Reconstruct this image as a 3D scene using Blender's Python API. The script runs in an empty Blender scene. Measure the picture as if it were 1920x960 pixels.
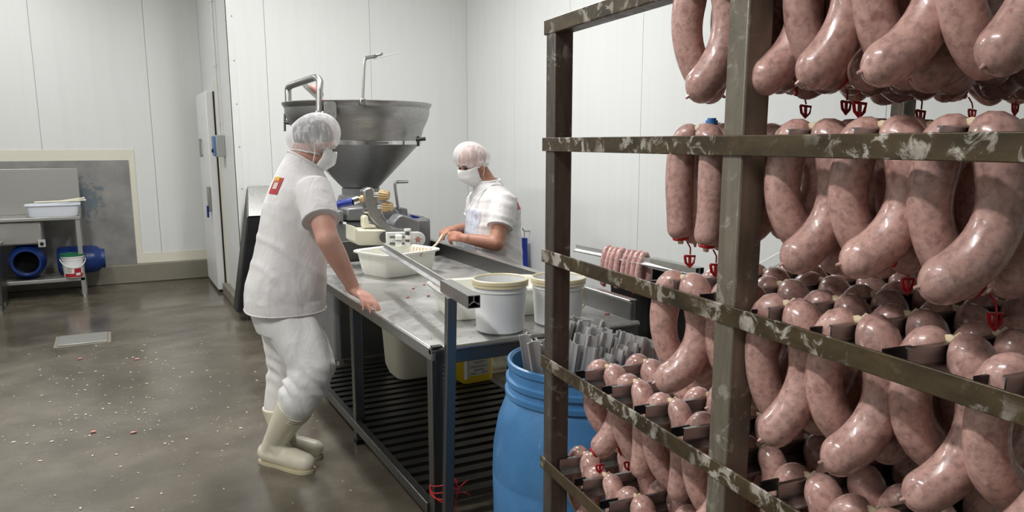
import bpy, bmesh, math, random
from math import sin, cos, pi, radians
from mathutils import Vector, Matrix, noise
from mathutils.bvhtree import BVHTree

S = bpy.context.scene
COL = S.collection
random.seed(7)

# ------------------------------------------------------------------ camera
F, CX, CY, HZ, H = 1430.0, 960.0, 520.0, 267.0, 1.58
PITCH = math.atan((CY - HZ) / F)
YAW = radians(27.6)
cam_d = bpy.data.cameras.new('camera')
cam = bpy.data.objects.new('camera', cam_d)
COL.objects.link(cam)
cam.location = (0, 0, H)
cam.rotation_euler = (pi / 2 - PITCH, 0, -YAW)
cam_d.sensor_fit = 'HORIZONTAL'
cam_d.sensor_width = 36.0
cam_d.lens = 36.0 * F / 1920.0
cam_d.shift_y = (CY - 480.0) / 1920.0
cam_d.clip_start = 0.02
S.camera = cam

# ------------------------------------------------------------------ world, exposure
w = bpy.data.worlds.new('world')
S.world = w
w.use_nodes = True
w.node_tree.nodes['Background'].inputs[0].default_value = (0.9, 0.95, 1.0, 1)
w.node_tree.nodes['Background'].inputs[1].default_value = 0.15
S.view_settings.view_transform = 'Standard'
S.view_settings.look = 'None'
S.view_settings.gamma = 1.0
S.view_settings.use_curve_mapping = False
S.view_settings.exposure = 0.34
LAMP_POWER = 1.0
LAMPS = [  # x, y, length along Y, watts
    (-1.2, 1.3, 1.5, 72), (-0.9, 5.0, 1.5, 52), (-0.9, 8.0, 1.5, 30),
    (1.35, 5.0, 1.5, 80), (-3.6, 2.5, 1.5, 26),
]
CEIL = 3.75

# ------------------------------------------------------------------ pixel -> world (1920 x 960 frame)
_fw = Vector((sin(YAW) * cos(PITCH), cos(YAW) * cos(PITCH), -sin(PITCH)))
_rt = Vector((cos(YAW), -sin(YAW), 0))
_up = _rt.cross(_fw)
_C = Vector((0, 0, H))
def ray(x, y): return _fw + _rt * ((x - CX) / F) - _up * ((y - CY) / F)
def pz(x, y, z=0.0):
    d = ray(x, y); return _C + d * ((z - H) / d.z)
def py(x, y, Y):
    d = ray(x, y); return _C + d * (Y / d.y)
def px(x, y, X):
    d = ray(x, y); return _C + d * (X / d.x)
def pd(x, y, dep): return _C + ray(x, y) * dep

# ------------------------------------------------------------------ mesh builder
class MB:
    def __init__(s): s.v = []; s.f = []
    def add(s, vs, fs):
        o = len(s.v)
        s.v += [Vector(a) for a in vs]
        s.f += [tuple(i + o for i in q) for q in fs]
        return s
    def box(s, c, size, rz=0, M=None):
        hx, hy, hz = size[0] / 2, size[1] / 2, size[2] / 2
        m = M if M is not None else Matrix.Rotation(rz, 3, 'Z')
        vs = [Vector(c) + m @ Vector((sx * hx, sy * hy, sz * hz)) for sx, sy, sz in
              ((-1, -1, -1), (1, -1, -1), (1, 1, -1), (-1, 1, -1), (-1, -1, 1), (1, -1, 1), (1, 1, 1), (-1, 1, 1))]
        return s.add(vs, [(3, 2, 1, 0), (4, 5, 6, 7), (0, 1, 5, 4), (1, 2, 6, 5), (2, 3, 7, 6), (3, 0, 4, 7)])
    def bb(s, x0, x1, y0, y1, z0, z1):
        return s.box(((x0 + x1) / 2, (y0 + y1) / 2, (z0 + z1) / 2), (x1 - x0, y1 - y0, z1 - z0))
    def bar(s, p0, p1, wd, ht, upv=(0, 0, 1)):
        p0, p1 = Vector(p0), Vector(p1)
        d = (p1 - p0); L = d.length; d.normalize()
        u = Vector(upv); r = d.cross(u)
        if r.length < 1e-5: r = d.cross(Vector((1, 0, 0)))
        r.normalize(); u = r.cross(d).normalized()
        M = Matrix((r, d, u)).transposed()
        return s.box((p0 + p1) / 2, (wd, L, ht), M=M)
    def prism(s, pts, p0, ex, ey, ez, L):
        """2D outline pts in (ex, ey), extruded L along ez from p0"""
        n = len(pts); p0 = Vector(p0); ex, ey, ez = Vector(ex), Vector(ey), Vector(ez)
        a = [p0 + ex * q[0] + ey * q[1] for q in pts]
        b = [q + ez * L for q in a]
        fs = [tuple(range(n))[::-1], tuple(range(n, 2 * n))]
        fs += [(i, (i + 1) % n, n + (i + 1) % n, n + i) for i in range(n)]
        return s.add(a + b, fs)
    def tube(s, pts, r, n=10, caps=True, flat=1.0):
        pts = [Vector(p) for p in pts]
        m = len(pts)
        rs = r if isinstance(r, (list, tuple)) else [r] * m
        t = [(pts[min(i + 1, m - 1)] - pts[max(i - 1, 0)]).normalized() for i in range(m)]
        a = Vector((0, 0, 1)) if abs(t[0].z) < 0.9 else Vector((1, 0, 0))
        nrm = t[0].cross(a).normalized()
        vs = []
        for i in range(m):
            nrm = (nrm - t[i] * nrm.dot(t[i])).normalized()
            b = t[i].cross(nrm)
            for k in range(n):
                an = 2 * pi * k / n
                vs.append(pts[i] + (nrm * cos(an) + b * sin(an) * flat) * rs[i])
        fs = []
        for i in range(m - 1):
            for k in range(n):
                k2 = (k + 1) % n
                fs.append((i * n + k, i * n + k2, (i + 1) * n + k2, (i + 1) * n + k))
        if caps:
            fs.append(tuple(range(n))[::-1]); fs.append(tuple(range((m - 1) * n, m * n)))
        return s.add(vs, fs)
    def cyl(s, p0, p1, r0, r1=None, n=20): return s.tube([p0, p1], [r0, r0 if r1 is None else r1], n)
    def lathe(s, prof, c=(0, 0, 0), n=32, M=None, closed=False, sx=1.0, sy=1.0):
        c = Vector(c); vs = []
        for (r, z) in prof:
            for k in range(n):
                q = Vector((r * cos(2 * pi * k / n) * sx, r * sin(2 * pi * k / n) * sy, z))
                vs.append(c + (M @ q if M is not None else q))
        m = len(prof); fs = []
        for i in range(m - 1):
            for k in range(n):
                k2 = (k + 1) % n
                fs.append((i * n + k, i * n + k2, (i + 1) * n + k2, (i + 1) * n + k))
        if closed:
            for k in range(n):
                k2 = (k + 1) % n
                fs.append(((m - 1) * n + k, (m - 1) * n + k2, k2, k))
        else:
            if prof[0][0] > 1e-6: fs.append(tuple(range(n))[::-1])
            if prof[-1][0] > 1e-6: fs.append(tuple(range((m - 1) * n, m * n)))
        return s.add(vs, fs)
    def cap(s, p0, p1, r0, r1, n=14, h=5):
        """tapered capsule"""
        p0, p1 = Vector(p0), Vector(p1)
        d = (p1 - p0); L = d.length
        d = d / L if L > 1e-6 else Vector((0, 0, 1))
        pts, rs = [], []
        for i in range(h):
            a = -pi / 2 + (pi / 2) * (i + 0.15) / h
            pts.append(p0 + d * (r0 * sin(a))); rs.append(r0 * cos(a))
        pts.append(p0); rs.append(r0); pts.append(p1); rs.append(r1)
        for i in range(1, h + 1):
            a = (pi / 2) * (i - 0.15) / h
            pts.append(p1 + d * (r1 * sin(a))); rs.append(r1 * cos(a))
        a = Vector((0, 0, 1)) if abs(d.z) < 0.9 else Vector((1, 0, 0))
        e1 = d.cross(a).normalized(); e2 = d.cross(e1)
        vs, fs = [], []
        for p, r in zip(pts, rs):
            for k in range(n): vs.append(p + (e1 * cos(2 * pi * k / n) + e2 * sin(2 * pi * k / n)) * r)
        m = len(pts)
        for i in range(m - 1):
            for k in range(n):
                k2 = (k + 1) % n
                fs.append((i * n + k, i * n + k2, (i + 1) * n + k2, (i + 1) * n + k))
        fs.append(tuple(range(n))[::-1]); fs.append(tuple(range((m - 1) * n, m * n)))
        return s.add(vs, fs)
    def chain(s, pts, rs, n=14):
        for i in range(len(pts) - 1): s.cap(pts[i], pts[i + 1], rs[i], rs[i + 1], n)
        return s
    def ell(s, c, r, M=None, n=20, m=12):
        c = Vector(c); vs, fs = [], []
        for i in range(m + 1):
            th = pi * (i + (0.02 if i == 0 else -0.02 if i == m else 0)) / m
            for k in range(n):
                q = Vector((r[0] * sin(th) * cos(2 * pi * k / n), r[1] * sin(th) * sin(2 * pi * k / n), -r[2] * cos(th)))
                vs.append(c + (M @ q if M is not None else q))
        for i in range(m):
            for k in range(n):
                k2 = (k + 1) % n
                fs.append((i * n + k, i * n + k2, (i + 1) * n + k2, (i + 1) * n + k))
        fs.append(tuple(range(n))[::-1]); fs.append(tuple(range(m * n, (m + 1) * n)))
        return s.add(vs, fs)
    def loft(s, secs, n=28, closed=False):
        """secs: (centre, ex vector, ey vector, power); flat capped"""
        vs, fs = [], []
        for c, ex, ey, pw in secs:
            c, ex, ey = Vector(c), Vector(ex), Vector(ey)
            for k in range(n):
                a = 2 * pi * k / n
                x = math.copysign(abs(cos(a)) ** (2 / pw), cos(a)); y = math.copysign(abs(sin(a)) ** (2 / pw), sin(a))
                vs.append(c + ex * x + ey * y)
        m = len(secs)
        for i in range(m - 1):
            for k in range(n):
                k2 = (k + 1) % n
                fs.append((i * n + k, i * n + k2, (i + 1) * n + k2, (i + 1) * n + k))
        if closed: fs += [((m - 1) * n + k, (m - 1) * n + (k + 1) % n, (k + 1) % n, k) for k in range(n)]
        else: fs.append(tuple(range(n))[::-1]); fs.append(tuple(range((m - 1) * n, m * n)))
        return s.add(vs, fs)
    def mesh(s, name, sharp=35, smooth=True):
        me = bpy.data.meshes.new(name)
        me.from_pydata([tuple(q) for q in s.v], [], s.f)
        bm = bmesh.new(); bm.from_mesh(me)
        bmesh.ops.recalc_face_normals(bm, faces=bm.faces[:])
        bm.to_mesh(me); bm.free()
        if smooth:
            me.shade_smooth(); me.set_sharp_from_angle(angle=radians(sharp))
        me.update()
        return me
    def build(s, name, mat, parent=None, sharp=35, bevel=0, smooth=True):
        me = s.mesh(name, sharp, smooth)
        return link(name, me, mat, parent, bevel)

def link(name, me, mat, parent=None, bevel=0):
    o = bpy.data.objects.new(name, me)
    COL.objects.link(o)
    if mat is not None:
        me.materials.clear(); me.materials.append(mat)
    if parent is not None:
        o.parent = parent
        o.matrix_parent_inverse = Matrix.Translation(parent.location).inverted() if parent.rotation_euler.to_matrix().is_identity else parent.matrix_basis.inverted()
    if bevel:
        b = o.modifiers.new('bevel', 'BEVEL'); b.width = bevel; b.segments = 2; b.limit_method = 'ANGLE'; b.angle_limit = radians(40)
        b.harden_normals = False
    return o

def thing(name, label, cat, loc=(0, 0, 0), group=None):
    o = bpy.data.objects.new(name, None); COL.objects.link(o)
    o.location = loc; o.empty_display_size = 0.05
    return tag(o, label, cat, group)
def tag(o, label, cat, group=None):
    o['label'] = label; o['category'] = cat
    if group: o['group'] = group
    return o
def struct(o):
    o['kind'] = 'structure'; return o

def smooth_path(ctrl, n):
    """Catmull-Rom through control points"""
    c = [Vector(q) for q in ctrl]; c = [c[0] * 2 - c[1]] + c + [c[-1] * 2 - c[-2]]
    out = []; m = len(c) - 3
    for i in range(n):
        t = i / (n - 1) * m; k = min(int(t), m - 1); t -= k
        a, b, d, e = c[k], c[k + 1], c[k + 2], c[k + 3]
        out.append(0.5 * ((2 * b) + (d - a) * t + (2 * a - 5 * b + 4 * d - e) * t * t + (3 * b - 3 * d + e - a) * t ** 3))
    return out

def remesh(mb, voxel, it=4, disp=None):
    """voxel union of everything in mb, smoothed; one continuous mesh"""
    me = mb.mesh('tmp', smooth=False)
    o = bpy.data.objects.new('tmp', me); COL.objects.link(o)
    r = o.modifiers.new('r', 'REMESH'); r.mode = 'VOXEL'; r.voxel_size = voxel; r.adaptivity = 0
    dg = bpy.context.evaluated_depsgraph_get()
    out = bpy.data.meshes.new_from_object(o.evaluated_get(dg))
    bpy.data.objects.remove(o); bpy.data.meshes.remove(me)
    bm = bmesh.new(); bm.from_mesh(out)
    for _ in range(it): bmesh.ops.smooth_vert(bm, verts=bm.verts[:], factor=0.5, use_axis_x=True, use_axis_y=True, use_axis_z=True)
    if disp:
        bm.normal_update()
        mv = [(v, v.co + v.normal * disp(v.co, v.normal)) for v in bm.verts]
        for v, c in mv: v.co = c
    bm.to_mesh(out); bm.free()
    out.shade_smooth()
    return out

# ------------------------------------------------------------------ materials
def srgb(r, g, b):
    f = lambda c: (c / 12.92 if c <= 0.04045 else ((c + 0.055) / 1.055) ** 2.4)
    return (f(r / 255), f(g / 255), f(b / 255), 1)
class NT:
    def __init__(s, name):
        s.m = bpy.data.materials.new(name); s.m.use_nodes = True
        s.t = s.m.node_tree; s.b = s.t.nodes['Principled BSDF']; s.out = s.t.nodes['Material Output']
        s._co = None
    def n(s, ty, **kw):
        q = s.t.nodes.new(ty)
        for k, v in kw.items():
            if k.startswith('i_'):
                key = k[2:]; key = int(key) if key.isdigit() else key.replace('_', ' ')
                q.inputs[key].default_value = v
            else: setattr(q, k, v)
        return q
    def l(s, a, b): s.t.links.new(a, b)
    def co(s, scale=(1, 1, 1), obj=True):
        tc = s.n('ShaderNodeTexCoord'); mp = s.n('ShaderNodeMapping'); mp.inputs['Scale'].default_value = scale
        s.l(tc.outputs['Object' if obj else 'Generated'], mp.inputs['Vector'])
        return mp.outputs['Vector']
    def geo(s, scale=(1, 1, 1)):
        g = s.n('ShaderNodeNewGeometry'); mp = s.n('ShaderNodeMapping'); mp.inputs['Scale'].default_value = scale
        s.l(g.outputs['Position'], mp.inputs['Vector']); return mp.outputs['Vector']
    def noise(s, co, scale, detail=4, rough=0.55, dist=0):
        q = s.n('ShaderNodeTexNoise'); q.inputs['Scale'].default_value = scale; q.inputs['Detail'].default_value = detail
        q.inputs['Roughness'].default_value = rough; q.inputs['Distortion'].default_value = dist
        s.l(co, q.inputs['Vector']); return q.outputs['Fac']
    def ramp(s, fac, stops):
        q = s.n('ShaderNodeValToRGB'); e = q.color_ramp.elements
        while len(e) < len(stops): e.new(0.5)
        for el, (p, c) in zip(e, stops):
            el.position = p; el.color = c if isinstance(c, tuple) else (c, c, c, 1)
        s.l(fac, q.inputs['Fac']); return q.outputs['Color']
    def mix(s, fac, a, b):
        q = s.n('ShaderNodeMix'); q.data_type = 'RGBA'
        for sock, v in ((q.inputs[0], fac), (q.inputs[6], a), (q.inputs[7], b)):
            if isinstance(v, (int, float, tuple)): sock.default_value = v
            else: s.l(v, sock)
        return q.outputs[2]
    def bump(s, h, strength=0.2, dist=0.01):
        q = s.n('ShaderNodeBump'); q.inputs['Strength'].default_value = strength; q.inputs['Distance'].default_value = dist
        s.l(h, q.inputs['Height']); s.l(q.outputs['Normal'], s.b.inputs['Normal']); return q
    def set(s, **kw):
        names = dict(col='Base Color', rough='Roughness', metal='Metallic', coat='Coat Weight', coat_rough='Coat Roughness', sss='Subsurface Weight', spec='Specular IOR Level', trans='Transmission Weight', ior='IOR', alpha='Alpha', sheen='Sheen Weight')
        for k, v in kw.items():
            sock = s.b.inputs[names[k]]
            if isinstance(v, (int, float, tuple)): sock.default_value = v
            else: s.l(v, sock)
        return s

def simple(name, col, rough=0.5, metal=0.0, var=0.12, scale=8, bump=0.05, bscale=60, **kw):
    t = NT(name); co = t.co()
    c2 = tuple(c * (1 - var) for c in col[:3]) + (1,)
    f = t.noise(co, scale, 5)
    t.set(col=t.mix(f, col, c2), metal=metal, **kw)
    t.set(rough=t.ramp(t.noise(co, scale * 2.3, 4), [(0.3, max(0.02, rough - 0.1)), (0.7, min(1, rough + 0.1))]))
    if bump: t.bump(t.noise(co, bscale, 4), bump, 0.004)
    return t.m

def steel(name, col, rough=0.32, streak=(30, 30, 2), metal=1.0, dirt=None, dirt_amt=0.5):
    t = NT(name); co = t.co(streak)
    f = t.noise(co, 6, 5); g = t.noise(t.co(), 5, 5)
    base = t.mix(f, col, tuple(c * 0.72 for c in col[:3]) + (1,))
    if dirt:
        base = t.mix(t.ramp(g, [(dirt_amt - 0.08, 0.0), (dirt_amt + 0.12, 1.0)]), base, dirt)
    t.set(col=base, metal=metal, rough=t.ramp(f, [(0.3, rough - 0.08), (0.75, rough + 0.14)]))
    t.bump(f, 0.06, 0.002)
    return t.m

M = {}
# wall sandwich panels: off-white coated sheet with fine vertical ribs
def wall_mat(name, col, axis):
    t = NT(name); g = t.geo()
    wv = t.n('ShaderNodeTexWave'); wv.wave_type = 'BANDS'; wv.bands_direction = axis; wv.inputs['Scale'].default_value = 11
    wv.inputs['Distortion'].default_value = 0.0
    t.l(g, wv.inputs['Vector'])
    st = t.noise(t.geo((6, 6, 0.25)), 3, 4); bl = t.noise(g, 0.9, 4)
    c = t.mix(t.ramp(st, [(0.45, 0.0), (0.8, 0.35)]), col, tuple(q * 0.88 for q in col[:3]) + (1,))
    c = t.mix(t.ramp(bl, [(0.4, 0.0), (0.75, 0.3)]), c, (col[0] * 0.93, col[1] * 0.93, col[2] * 0.9, 1))
    t.set(col=c, rough=0.42)
    t.bump(wv.outputs['Fac'], 0.03, 0.004)
    return t.m
M['wall_y'] = wall_mat('wall_white_panel', srgb(224, 225, 223), 'X')
M['wall_x'] = wall_mat('wall_white_panel_side', srgb(224, 226, 224), 'Y')
M['ceil'] = simple('ceiling_white', srgb(225, 226, 222), 0.5)
M['caulk'] = simple('cream_sealant_band', srgb(226, 222, 205), 0.55, var=0.1, scale=5, bump=0.1)
M['trimw'] = simple('white_corner_profile', srgb(228, 229, 226), 0.35)
M['joint'] = simple('grey_panel_joint', srgb(150, 150, 145), 0.7)

# wet concrete floor
t = NT('wet_concrete'); g = t.geo()
big = t.noise(g, 0.55, 6, 0.6, 0.4); mid = t.noise(g, 2.6, 6, 0.6); fine = t.noise(g, 90, 3, 0.7); streaks = t.noise(t.geo((0.8, 1.2, 1)), 0.9, 7, 0.65, 0.8)
c = t.ramp(mid, [(0.25, srgb(74, 67, 56)), (0.5, srgb(97, 90, 78)), (0.78, srgb(120, 113, 100))])
c = t.mix(t.ramp(big, [(0.42, 0.0), (0.58, 0.6)]), c, srgb(64, 58, 49))
c = t.mix(t.ramp(fine, [(0.62, 0.0), (0.72, 0.35)]), c, srgb(168, 160, 148))
t.set(col=c, rough=t.ramp(streaks, [(0.38, 0.07), (0.5, 0.2), (0.62, 0.42)]), spec=0.6)
t.bump(t.noise(g, 55, 5, 0.7), 0.12, 0.004)
M['floor'] = t.m
M['curb'] = simple('grey_concrete_kerb', srgb(140, 135, 120), 0.5, var=0.35, scale=4, bump=0.25)

M['steel'] = steel('brushed_stainless', (0.50, 0.50, 0.48, 1), 0.33)
M['hopper'] = steel('hopper_stainless', (0.42, 0.42, 0.41, 1), 0.36, (4, 4, 14))
M['chrome'] = steel('polished_steel', (0.66, 0.66, 0.65, 1), 0.16)
M['greymetal'] = simple('grey_machine_casting', srgb(140, 141, 143), 0.42, metal=0.35, var=0.18, scale=6)
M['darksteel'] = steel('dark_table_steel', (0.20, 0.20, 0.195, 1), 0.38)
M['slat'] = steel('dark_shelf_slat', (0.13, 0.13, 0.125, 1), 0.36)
M['blacksteel'] = simple('black_panel', srgb(26, 26, 27), 0.45, metal=0.2)
M['darkplate'] = steel('dark_side_plate', (0.16, 0.16, 0.155, 1), 0.42)
M['black'] = simple('black_plastic', srgb(22, 22, 23), 0.4)
M['rubber'] = simple('black_rubber', srgb(18, 18, 18), 0.7)
# wet table top with water film
t = NT('wet_table_top'); co = t.co()
f = t.noise(co, 3.2, 6, 0.6, 0.5); f2 = t.noise(t.co((2, 9, 1)), 4, 5)
t.set(metal=0.75, col=t.mix(f2, (0.60, 0.60, 0.58, 1), (0.48, 0.475, 0.46, 1)), rough=t.ramp(f, [(0.36, 0.14), (0.5, 0.34), (0.7, 0.5)]))
t.bump(t.noise(co, 9, 5, 0.6), 0.12, 0.006)
M['tabletop'] = t.m
# sheet metal on the wall: scuffed galvanised plate with a blue-grey patch
t = NT('scuffed_grey_sheet'); g = t.geo()
f = t.noise(g, 3.5, 6, 0.65); f2 = t.noise(t.geo((9, 9, 1.5)), 4, 5)
c = t.ramp(f, [(0.3, srgb(126, 125, 122)), (0.55, srgb(146, 145, 142)), (0.8, srgb(163, 162, 158))])
c = t.mix(t.ramp(f2, [(0.68, 0.0), (0.78, 0.5)]), c, srgb(196, 196, 192))
sp = t.n('ShaderNodeVectorMath', operation='DISTANCE'); t.l(t.geo((1.5, 0, 1.0)), sp.inputs[0]); sp.inputs[1].default_value = (-0.27 * 1.5, 0, 0.95)
ad = t.n('ShaderNodeMath', operation='ADD'); t.l(sp.outputs['Value'], ad.inputs[0]); t.l(t.noise(g, 14, 5, 0.7), ad.inputs[1])
c = t.mix(t.ramp(ad.outputs[0], [(0.64, 0.75), (0.74, 0.0)]), c, srgb(96, 112, 122))
t.set(col=c, metal=0.25, rough=0.45); t.bump(f, 0.1, 0.01)
M['sheet'] = t.m
M['sink'] = steel('sink_stainless', (0.46, 0.455, 0.43, 1), 0.42, (2, 2, 30), metal=0.7)
M['drain'] = steel('drain_cover', (0.40, 0.40, 0.38, 1), 0.4, metal=0.6)

# rack steels
def rack_mat(name, base, dark, smear, amt, lo, stretch):
    t = NT(name); g = t.geo(stretch)
    f = t.noise(g, 9, 6, 0.62, 0.6); f2 = t.noise(t.geo(), 26, 5, 0.65, 0.8); f3 = t.noise(t.geo(), 5, 5)
    c = t.mix(t.ramp(f, [(0.3, 0.0), (0.7, 1.0)]), base, dark)
    k = t.n('ShaderNodeMath', operation='MULTIPLY'); t.l(t.ramp(f2, [(lo, 0.0), (lo + 0.08, 1.0)]), k.inputs[0]); t.l(t.ramp(f3, [(0.42, 0.0), (0.58, amt)]), k.inputs[1])
    c = t.mix(k.outputs[0], c, smear)
    t.set(col=c, metal=0.35, rough=t.ramp(f2, [(0.3, 0.28), (0.7, 0.55)]))
    t.bump(f2, 0.35, 0.003)
    return t.m
M['rail'] = rack_mat('grimy_rail', srgb(94, 80, 56), srgb(50, 41, 28), srgb(196, 190, 178), 0.9, 0.52, (1, 1, 2))
M['post'] = rack_mat('stained_post', srgb(98, 90, 80), srgb(64, 57, 50), srgb(188, 184, 174), 0.4, 0.58, (3, 3, 0.35))
# aluminium sticks
M['stick'] = simple('aluminium_stick', (0.60, 0.60, 0.595, 1), 0.42, 0.75, 0.2, 2.5, 0)
M['postlit'] = rack_mat('lit_stained_post', srgb(138, 130, 116), srgb(100, 92, 80), srgb(200, 196, 186), 0.5, 0.56, (3, 3, 0.35))  # same post steel; stronger light on middle posts painted as paler base, plus residue smears
M['rackstick'] = steel('grey_rack_stick', (0.38, 0.375, 0.37, 1), 0.30, (2, 40, 40), dirt=(0.2, 0.195, 0.19, 1), dirt_amt=0.55)

# sausage: mottled pink mince under a wet natural casing
def sausage_mat(name, tint):
    t = NT(name)
    oi = t.n('ShaderNodeObjectInfo')
    tc = t.n('ShaderNodeTexCoord'); va = t.n('ShaderNodeVectorMath', operation='ADD')
    sc = t.n('ShaderNodeVectorMath', operation='SCALE'); sc.inputs[3].default_value = 7.0
    cb = t.n('ShaderNodeCombineXYZ'); t.l(oi.outputs['Random'], cb.inputs[0]); t.l(oi.outputs['Random'], cb.inputs[1])
    t.l(cb.outputs[0], sc.inputs[0]); t.l(tc.outputs['Object'], va.inputs[0]); t.l(sc.outputs[0], va.inputs[1])
    co = va.outputs[0]
    a = t.noise(co, 95, 5, 0.6); b = t.noise(co, 48, 5, 0.62, 0.5); d = t.noise(co, 14, 3)
    c = t.ramp(a, [(0.3, srgb(*[q * 0.80 for q in tint])), (0.5, srgb(*tint)), (0.72, srgb(*[min(255, q * 1.07 + 4) for q in tint]))])
    c = t.mix(t.ramp(b, [(0.56, 0.0), (0.70, 0.62)]), c, srgb(138, 84, 78))
    c = t.mix(t.ramp(b, [(0.28, 0.45), (0.40, 0.0)]), c, srgb(228, 196, 186))
    hv = t.n('ShaderNodeHueSaturation'); t.l(c, hv.inputs['Color'])
    mr = t.n('ShaderNodeMapRange'); mr.inputs[3].default_value = 0.84; mr.inputs[4].default_value = 1.1; t.l(oi.outputs['Random'], mr.inputs[0]); t.l(mr.outputs[0], hv.inputs['Value'])
    t.set(col=hv.outputs['Color'], rough=t.ramp(d, [(0.35, 0.2), (0.65, 0.42)]), spec=0.5, coat=0.35, coat_rough=0.08, sss=0.12)
    t.b.inputs['Subsurface Radius'].default_value = (0.012, 0.005, 0.003)
    t.b.inputs['Subsurface Scale'].default_value = 0.5
    t.bump(t.noise(co, 60, 4), 0.12, 0.003)
    return t.m
M['sausage'] = sausage_mat('raw_sausage', (194, 154, 144))
M['thin_sausage'] = sausage_mat('thin_raw_sausage', (214, 170, 165))
M['string'] = simple('cream_twine', srgb(222, 206, 172), 0.7)
M['red'] = simple('red_clip_plastic', srgb(190, 26, 34), 0.3, var=0.2)
M['bluecap'] = simple('light_blue_plastic', srgb(70, 140, 210), 0.4)

M['white'] = simple('white_plastic', srgb(235, 236, 235), 0.35, var=0.05)
M['cream'] = simple('cream_plastic', srgb(232, 228, 206), 0.38, var=0.08)
M['rim'] = simple('yellowed_rim_plastic', srgb(236, 224, 188), 0.4, var=0.15)
M['tray'] = simple('white_tray_plastic', srgb(240, 240, 231), 0.35, var=0.06)
M['coldtray'] = simple('cold_white_plastic', srgb(226, 231, 240), 0.35, var=0.05)
M['bin'] = simple('grey_cream_plastic', srgb(214, 210, 190), 0.45, var=0.12)
t = NT('scuffed_blue_barrel'); co = t.co(); f = t.noise(co, 5, 6, 0.65, 0.7); f2 = t.noise(t.co((6, 6, 1)), 9, 6, 0.7)
c = t.ramp(f, [(0.3, srgb(52, 104, 152)), (0.55, srgb(66, 122, 172)), (0.8, srgb(86, 138, 184))])
c = t.mix(t.ramp(f2, [(0.64, 0.0), (0.75, 0.5)]), c, srgb(150, 186, 214))
t.set(col=c, rough=t.ramp(f2, [(0.3, 0.3), (0.7, 0.5)])); t.bump(t.noise(co, 25, 5), 0.1, 0.004)
M['barrel'] = t.m
M['deepblue'] = simple('deep_blue_plastic', srgb(20, 52, 116), 0.35, var=0.3, scale=3)
M['hole'] = simple('dark_hollow', srgb(8, 9, 12), 0.8)
M['yellow'] = simple('yellow_plastic', srgb(226, 190, 40), 0.35)
M['label'] = simple('grey_paper_label', srgb(196, 192, 180), 0.6)
M['orange'] = simple('orange_print', srgb(206, 130, 40), 0.55)
M['olive'] = simple('olive_print', srgb(176, 160, 60), 0.55)
M['ink'] = simple('dark_print', srgb(90, 88, 84), 0.6)
M['green'] = simple('green_lid', srgb(30, 110, 70), 0.4)
M['redprint'] = simple('red_print', srgb(176, 34, 46), 0.5)
M['greybox'] = simple('grey_switch_box', srgb(176, 178, 174), 0.4)
M['bluebox'] = simple('blue_switch_face', srgb(80, 118, 166), 0.4)
M['brass'] = simple('tan_knob', srgb(212, 182, 136), 0.6, metal=0.0, var=0.25, scale=20)
M['brassdark'] = simple('knob_groove', srgb(110, 84, 50), 0.6)
M['hose'] = simple('blue_hose', srgb(26, 50, 140), 0.35)
M['meat'] = simple('meat_scrap', srgb(204, 142, 134), 0.35, var=0.4, scale=40)
M['crumb'] = simple('fat_crumb', srgb(222, 208, 196), 0.45, var=0.25, scale=40)
M['casing'] = simple('wet_casing', srgb(232, 214, 186), 0.3)

# cloth, skin, rubber boots
def cloth(name, col, stain=None):
    t = NT(name); co = t.co()
    f = t.noise(co, 4, 5); c = t.mix(t.ramp(f, [(0.35, 0.0), (0.75, 0.4)]), col, tuple(q * 0.9 for q in col[:3]) + (1,))
    if stain:
        p, r, sc_ = stain
        sp = t.n('ShaderNodeVectorMath', operation='DISTANCE'); t.l(t.geo(), sp.inputs[0]); sp.inputs[1].default_value = p
        ad = t.n('ShaderNodeMath', operation='ADD'); t.l(sp.outputs['Value'], ad.inputs[0])
        k = t.n('ShaderNodeMath', operation='MULTIPLY'); t.l(t.noise(co, 28, 5, 0.7), k.inputs[0]); k.inputs[1].default_value = r * 1.6; t.l(k.outputs[0], ad.inputs[1])
        c = t.mix(t.ramp(ad.outputs[0], [(r * 1.05, 0.6), (r * 1.6, 0.0)]), c, sc_)
    t.set(col=c, rough=0.85, sheen=0.15)
    t.bump(t.noise(t.co((1.3, 1.3, 0.6)), 7, 5, 0.55, 0.9), 0.4, 0.03)
    return t.m
M['shirt'] = cloth('white_cotton', srgb(216, 213, 212))
M['skin1'] = None
def skin(name, col, red):
    t = NT(name); co = t.co(); f = t.noise(co, 9, 5, 0.6); f2 = t.noise(co, 60, 4)
    c = t.mix(t.ramp(f, [(0.4, 0.0), (0.7, 0.7)]), col, red)
    c = t.mix(t.ramp(f2, [(0.5, 0.0), (0.8, 0.25)]), c, tuple(q * 0.75 for q in col[:3]) + (1,))
    t.set(col=c, rough=0.5, sss=0.1); t.b.inputs['Subsurface Radius'].default_value = (0.01, 0.004, 0.002); t.b.inputs['Subsurface Scale'].default_value = 0.4
    t.bump(f2, 0.15, 0.003)
    return t.m
M['skin1'] = skin('ruddy_skin', srgb(212, 166, 149), srgb(200, 134, 119))
M['skin2'] = skin('tan_skin', srgb(176, 126, 104), srgb(156, 100, 82))
M['hair'] = simple('short_grey_brown_hair', srgb(92, 84, 80), 0.7, var=0.5, scale=60, bump=0.5, bscale=200)
M['eye'] = simple('dark_eye', srgb(30, 22, 20), 0.25)
M['boot'] = simple('cream_rubber_boot', srgb(228, 222, 200), 0.38, var=0.12, scale=6, bump=0.08)
M['sole'] = simple('boot_sole', srgb(206, 196, 164), 0.6, var=0.2)
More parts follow.
